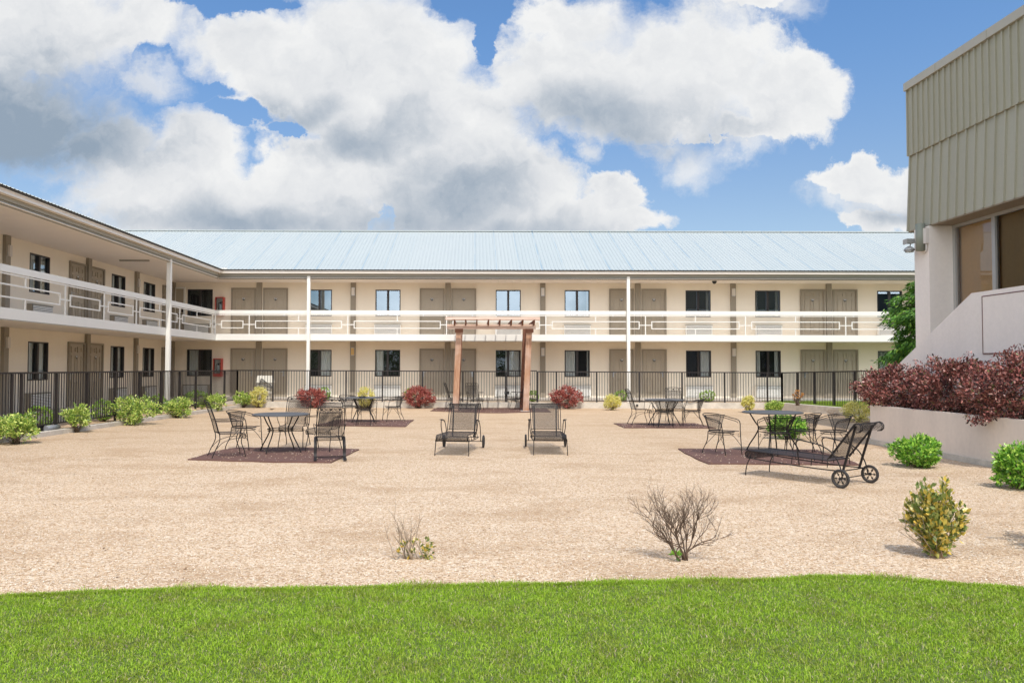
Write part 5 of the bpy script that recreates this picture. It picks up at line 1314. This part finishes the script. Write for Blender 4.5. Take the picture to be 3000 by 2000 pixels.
# near left set
put('high', pos(673, 14.25), 14.25, (.88, .45), 'high backed iron chair at the far left, seen from the side', GC, zm_)
put('barrel', pos(716, 15.55), 15.55, (.97, -.25), 'barrel chair left of the near left table', GB, zm_)
put('high', pos(863, 16.0), 16.0, (-.05, -1), 'high backed chair behind the near left table, facing the camera', GC, zm_)
put('high', pos(948, 15.25), 15.25, (-.25, -1), 'high backed chair right of the near left table, behind the spring chair', GC, zm_)
put('spring', pos(968, 13.85), 13.85, (-.22, 1), 'iron chair on flat spring legs seen from behind at the near left table', None, zm_, .93)
# back left set
put('barrel', pos(1025, 23.9), 23.9, (.6, -.8), 'barrel chair behind the table with the ashtray', GB, zm_)
put('barrel', pos(1071, 21.9), 21.9, (0.05, 1), 'barrel chair in front of the table with the ashtray, seen from behind', GB, zm_)
put('barrel', pos(1153, 23.5), 23.5, (-.9, -.35), 'barrel chair right of the table with the ashtray', GB, zm_)
# pergola set
put('high', pos(1334, 29.9), 29.6, (1, -.1), 'iron chair half hidden behind the left pergola post', GC, zm_)
put('high', pos(1392, 29.7), 29.6, (.35, -1), 'iron chair beneath the pergola beside its left post', GC, zm_)
put('high', pos(1518, 29.9), 29.9, (-.95, -.35), 'iron chair seen sideways behind the right pergola post', GC, zm_)
# back right set
put('high', pos(1877, 22.4), 22.4, (1, .05), 'high backed chair left of the back right table, seen from the side', GC, zm_)
put('high', pos(1978, 23.4), 23.4, (-.1, -1), 'high backed chair behind the back right table', GC, zm_)
put('barrel', pos(1946, 21.2), 21.2, (.1, 1), 'barrel chair in front of the back right table, seen from behind', GB, zm_)
put('barrel', pos(2028, 21.8), 21.8, (-.95, .2), 'barrel chair right of the back right table', GB, zm_)
# near right set
put('barrel', pos(2112, 14.8), 14.8, (.6, -.8), 'barrel chair left of the near right table', GB, zm_)
put('barrel', pos(2275, 14.55), 14.55, (.05, 1), 'barrel chair tucked under the near right table, seen from behind', GB, zm_)
put('barrel', pos(2350, 15.1), 15.1, (-1, .1), 'barrel chair just right of the near right table', GB, zm_)
put('barrel', pos(2440, 14.9), 14.9, (-.9, -.3), 'rightmost barrel chair, behind the raised back of the lounger', GB, zm_)
# loungers
wm = (G(2460, 1428)+G(2559, 1417))/2; fm = (G(2180, 1390)+G(2259, 1383))/2; d = (fm-wm).normalized(); c = wm+d*.66
c = (wm+fm)/2-d*.10
put('chaise', c.x, c.y, (d.x, d.y), 'wheeled iron lounger at the right, turned with its wheels to the camera', GL)
for (f0, f1, w0, w1, lab) in (((1273, 1334), (1375, 1335.6), (1301, 1314.5), (1404, 1314.5), 'wheeled iron lounger left of centre in front of the left pergola post'), ((1559, 1332), (1667, 1333.5), (1548, 1315), (1653, 1311.5), 'wheeled iron lounger right of centre in front of the right pergola post')):
    fm = (G(*f0)+G(*f1))/2; wm = (G(*w0)+G(*w1))/2; d = (fm-wm).normalized(); c = fm-d*.86
    put('chaise', c.x, c.y, (d.x, d.y), lab, GL)
# ashtray
p = Vector((pos(1062, 22.8), 22.8, .72+zm_)); m_ = MB(); m_.disc((p.x, p.y), .085, p.z+.003, p.z+.012, 16); m_.tube([(p.x+.09*math.cos(a), p.y+.09*math.sin(a), p.z+.02) for a in np.linspace(0, 6.2832, 17)[:-1]], .016, 6, closed=True)
tag(obj('ashtray', m_, M_plate), 'black ashtray on the back left table', 'ashtray')

# ------------------------------------------------------------------ bin, drain pipes
Yb = 32.0; x0, x1 = at(752, 1150, Y=Yb).x, at(800, 1150, Y=Yb).x; zt0, zt1, zt2 = at(776, 1100, Y=Yb).z, at(776, 1119, Y=Yb).z, .23
bn = thing('litter_bin', ((x0+x1)/2, Yb+.2, .225), 'cream litter bin with tapered hood behind the back left fence corner', 'bin')
m_ = MB(); cx = (x0+x1)/2; w0 = (x1-x0)/2
m_.hexa([(cx-w0*.85, Yb-.1, zt2), (cx+w0*.85, Yb-.1, zt2), (cx+w0*.85, Yb+.25, zt2), (cx-w0*.85, Yb+.25, zt2), (cx-w0*.95, Yb-.12, zt1-.02), (cx+w0*.95, Yb-.12, zt1-.02), (cx+w0*.95, Yb+.25, zt1-.02), (cx-w0*.95, Yb+.25, zt1-.02)]); obj('body', m_, M_bin, bn)
m_ = MB(); m_.hexa([(cx-w0, Yb-.15, zt1-.02), (cx+w0, Yb-.15, zt1-.02), (cx+w0, Yb+.25, zt1-.02), (cx-w0, Yb+.25, zt1-.02), (cx-w0*.88, Yb-.05, zt0), (cx+w0*.88, Yb-.05, zt0), (cx+w0*.88, Yb+.22, zt0), (cx-w0*.88, Yb+.22, zt0)]); obj('hood', m_, M_bin, bn)
m_ = MB(); P5 = [at(754, 1126, Y=Yb-.17), at(762, 1122, Y=Yb-.17), at(766, 1110, Y=Yb-.19), at(780, 1120, Y=Yb-.19), at(792, 1127, Y=Yb-.17), at(799, 1138, Y=Yb-.16)]
m_.tube(curve(P5, 4), .025, 6); m_.tube(curve([at(760, 1124, Y=Yb-.17), at(770, 1125, Y=Yb-.17), at(782, 1133, Y=Yb-.17), at(796, 1137, Y=Yb-.17)], 4), .018, 6); obj('bent_tubes', m_, mat('dark_grey_tube', (.13, .12, .11), .7), bn)  # two thin dark bent tubes across the bin front
a = at(121, 1260, X=-10.3); b_ = at(160, 1256, X=-10.25); m_ = MB(); m_.tube([(a.x+.1, a.y, .15), (b_.x+.1, a.y+.45, .15)], .07, 10); o = obj('drain_pipe', m_, M_pipe); tag(o, 'short grey drain pipe lying on the left kerb under the fence', 'pipe')
m_ = MB(); m_.box(a.x-.2, a.x+.02, a.y-.25, a.y+.1, .08, .24); tag(obj('drain_box', m_, M_plate), 'black plastic drain box under the left fence', 'drain box')
p = at(1866, 1184, Y=KB-.25); m_ = MB(); m_.tube([(p.x, KB-.30, .12), (p.x, KB-.24, .12)], .045, 12); tag(obj('drain_outlet', m_, M_plate), 'round black drain outlet in the back kerb', 'drain')
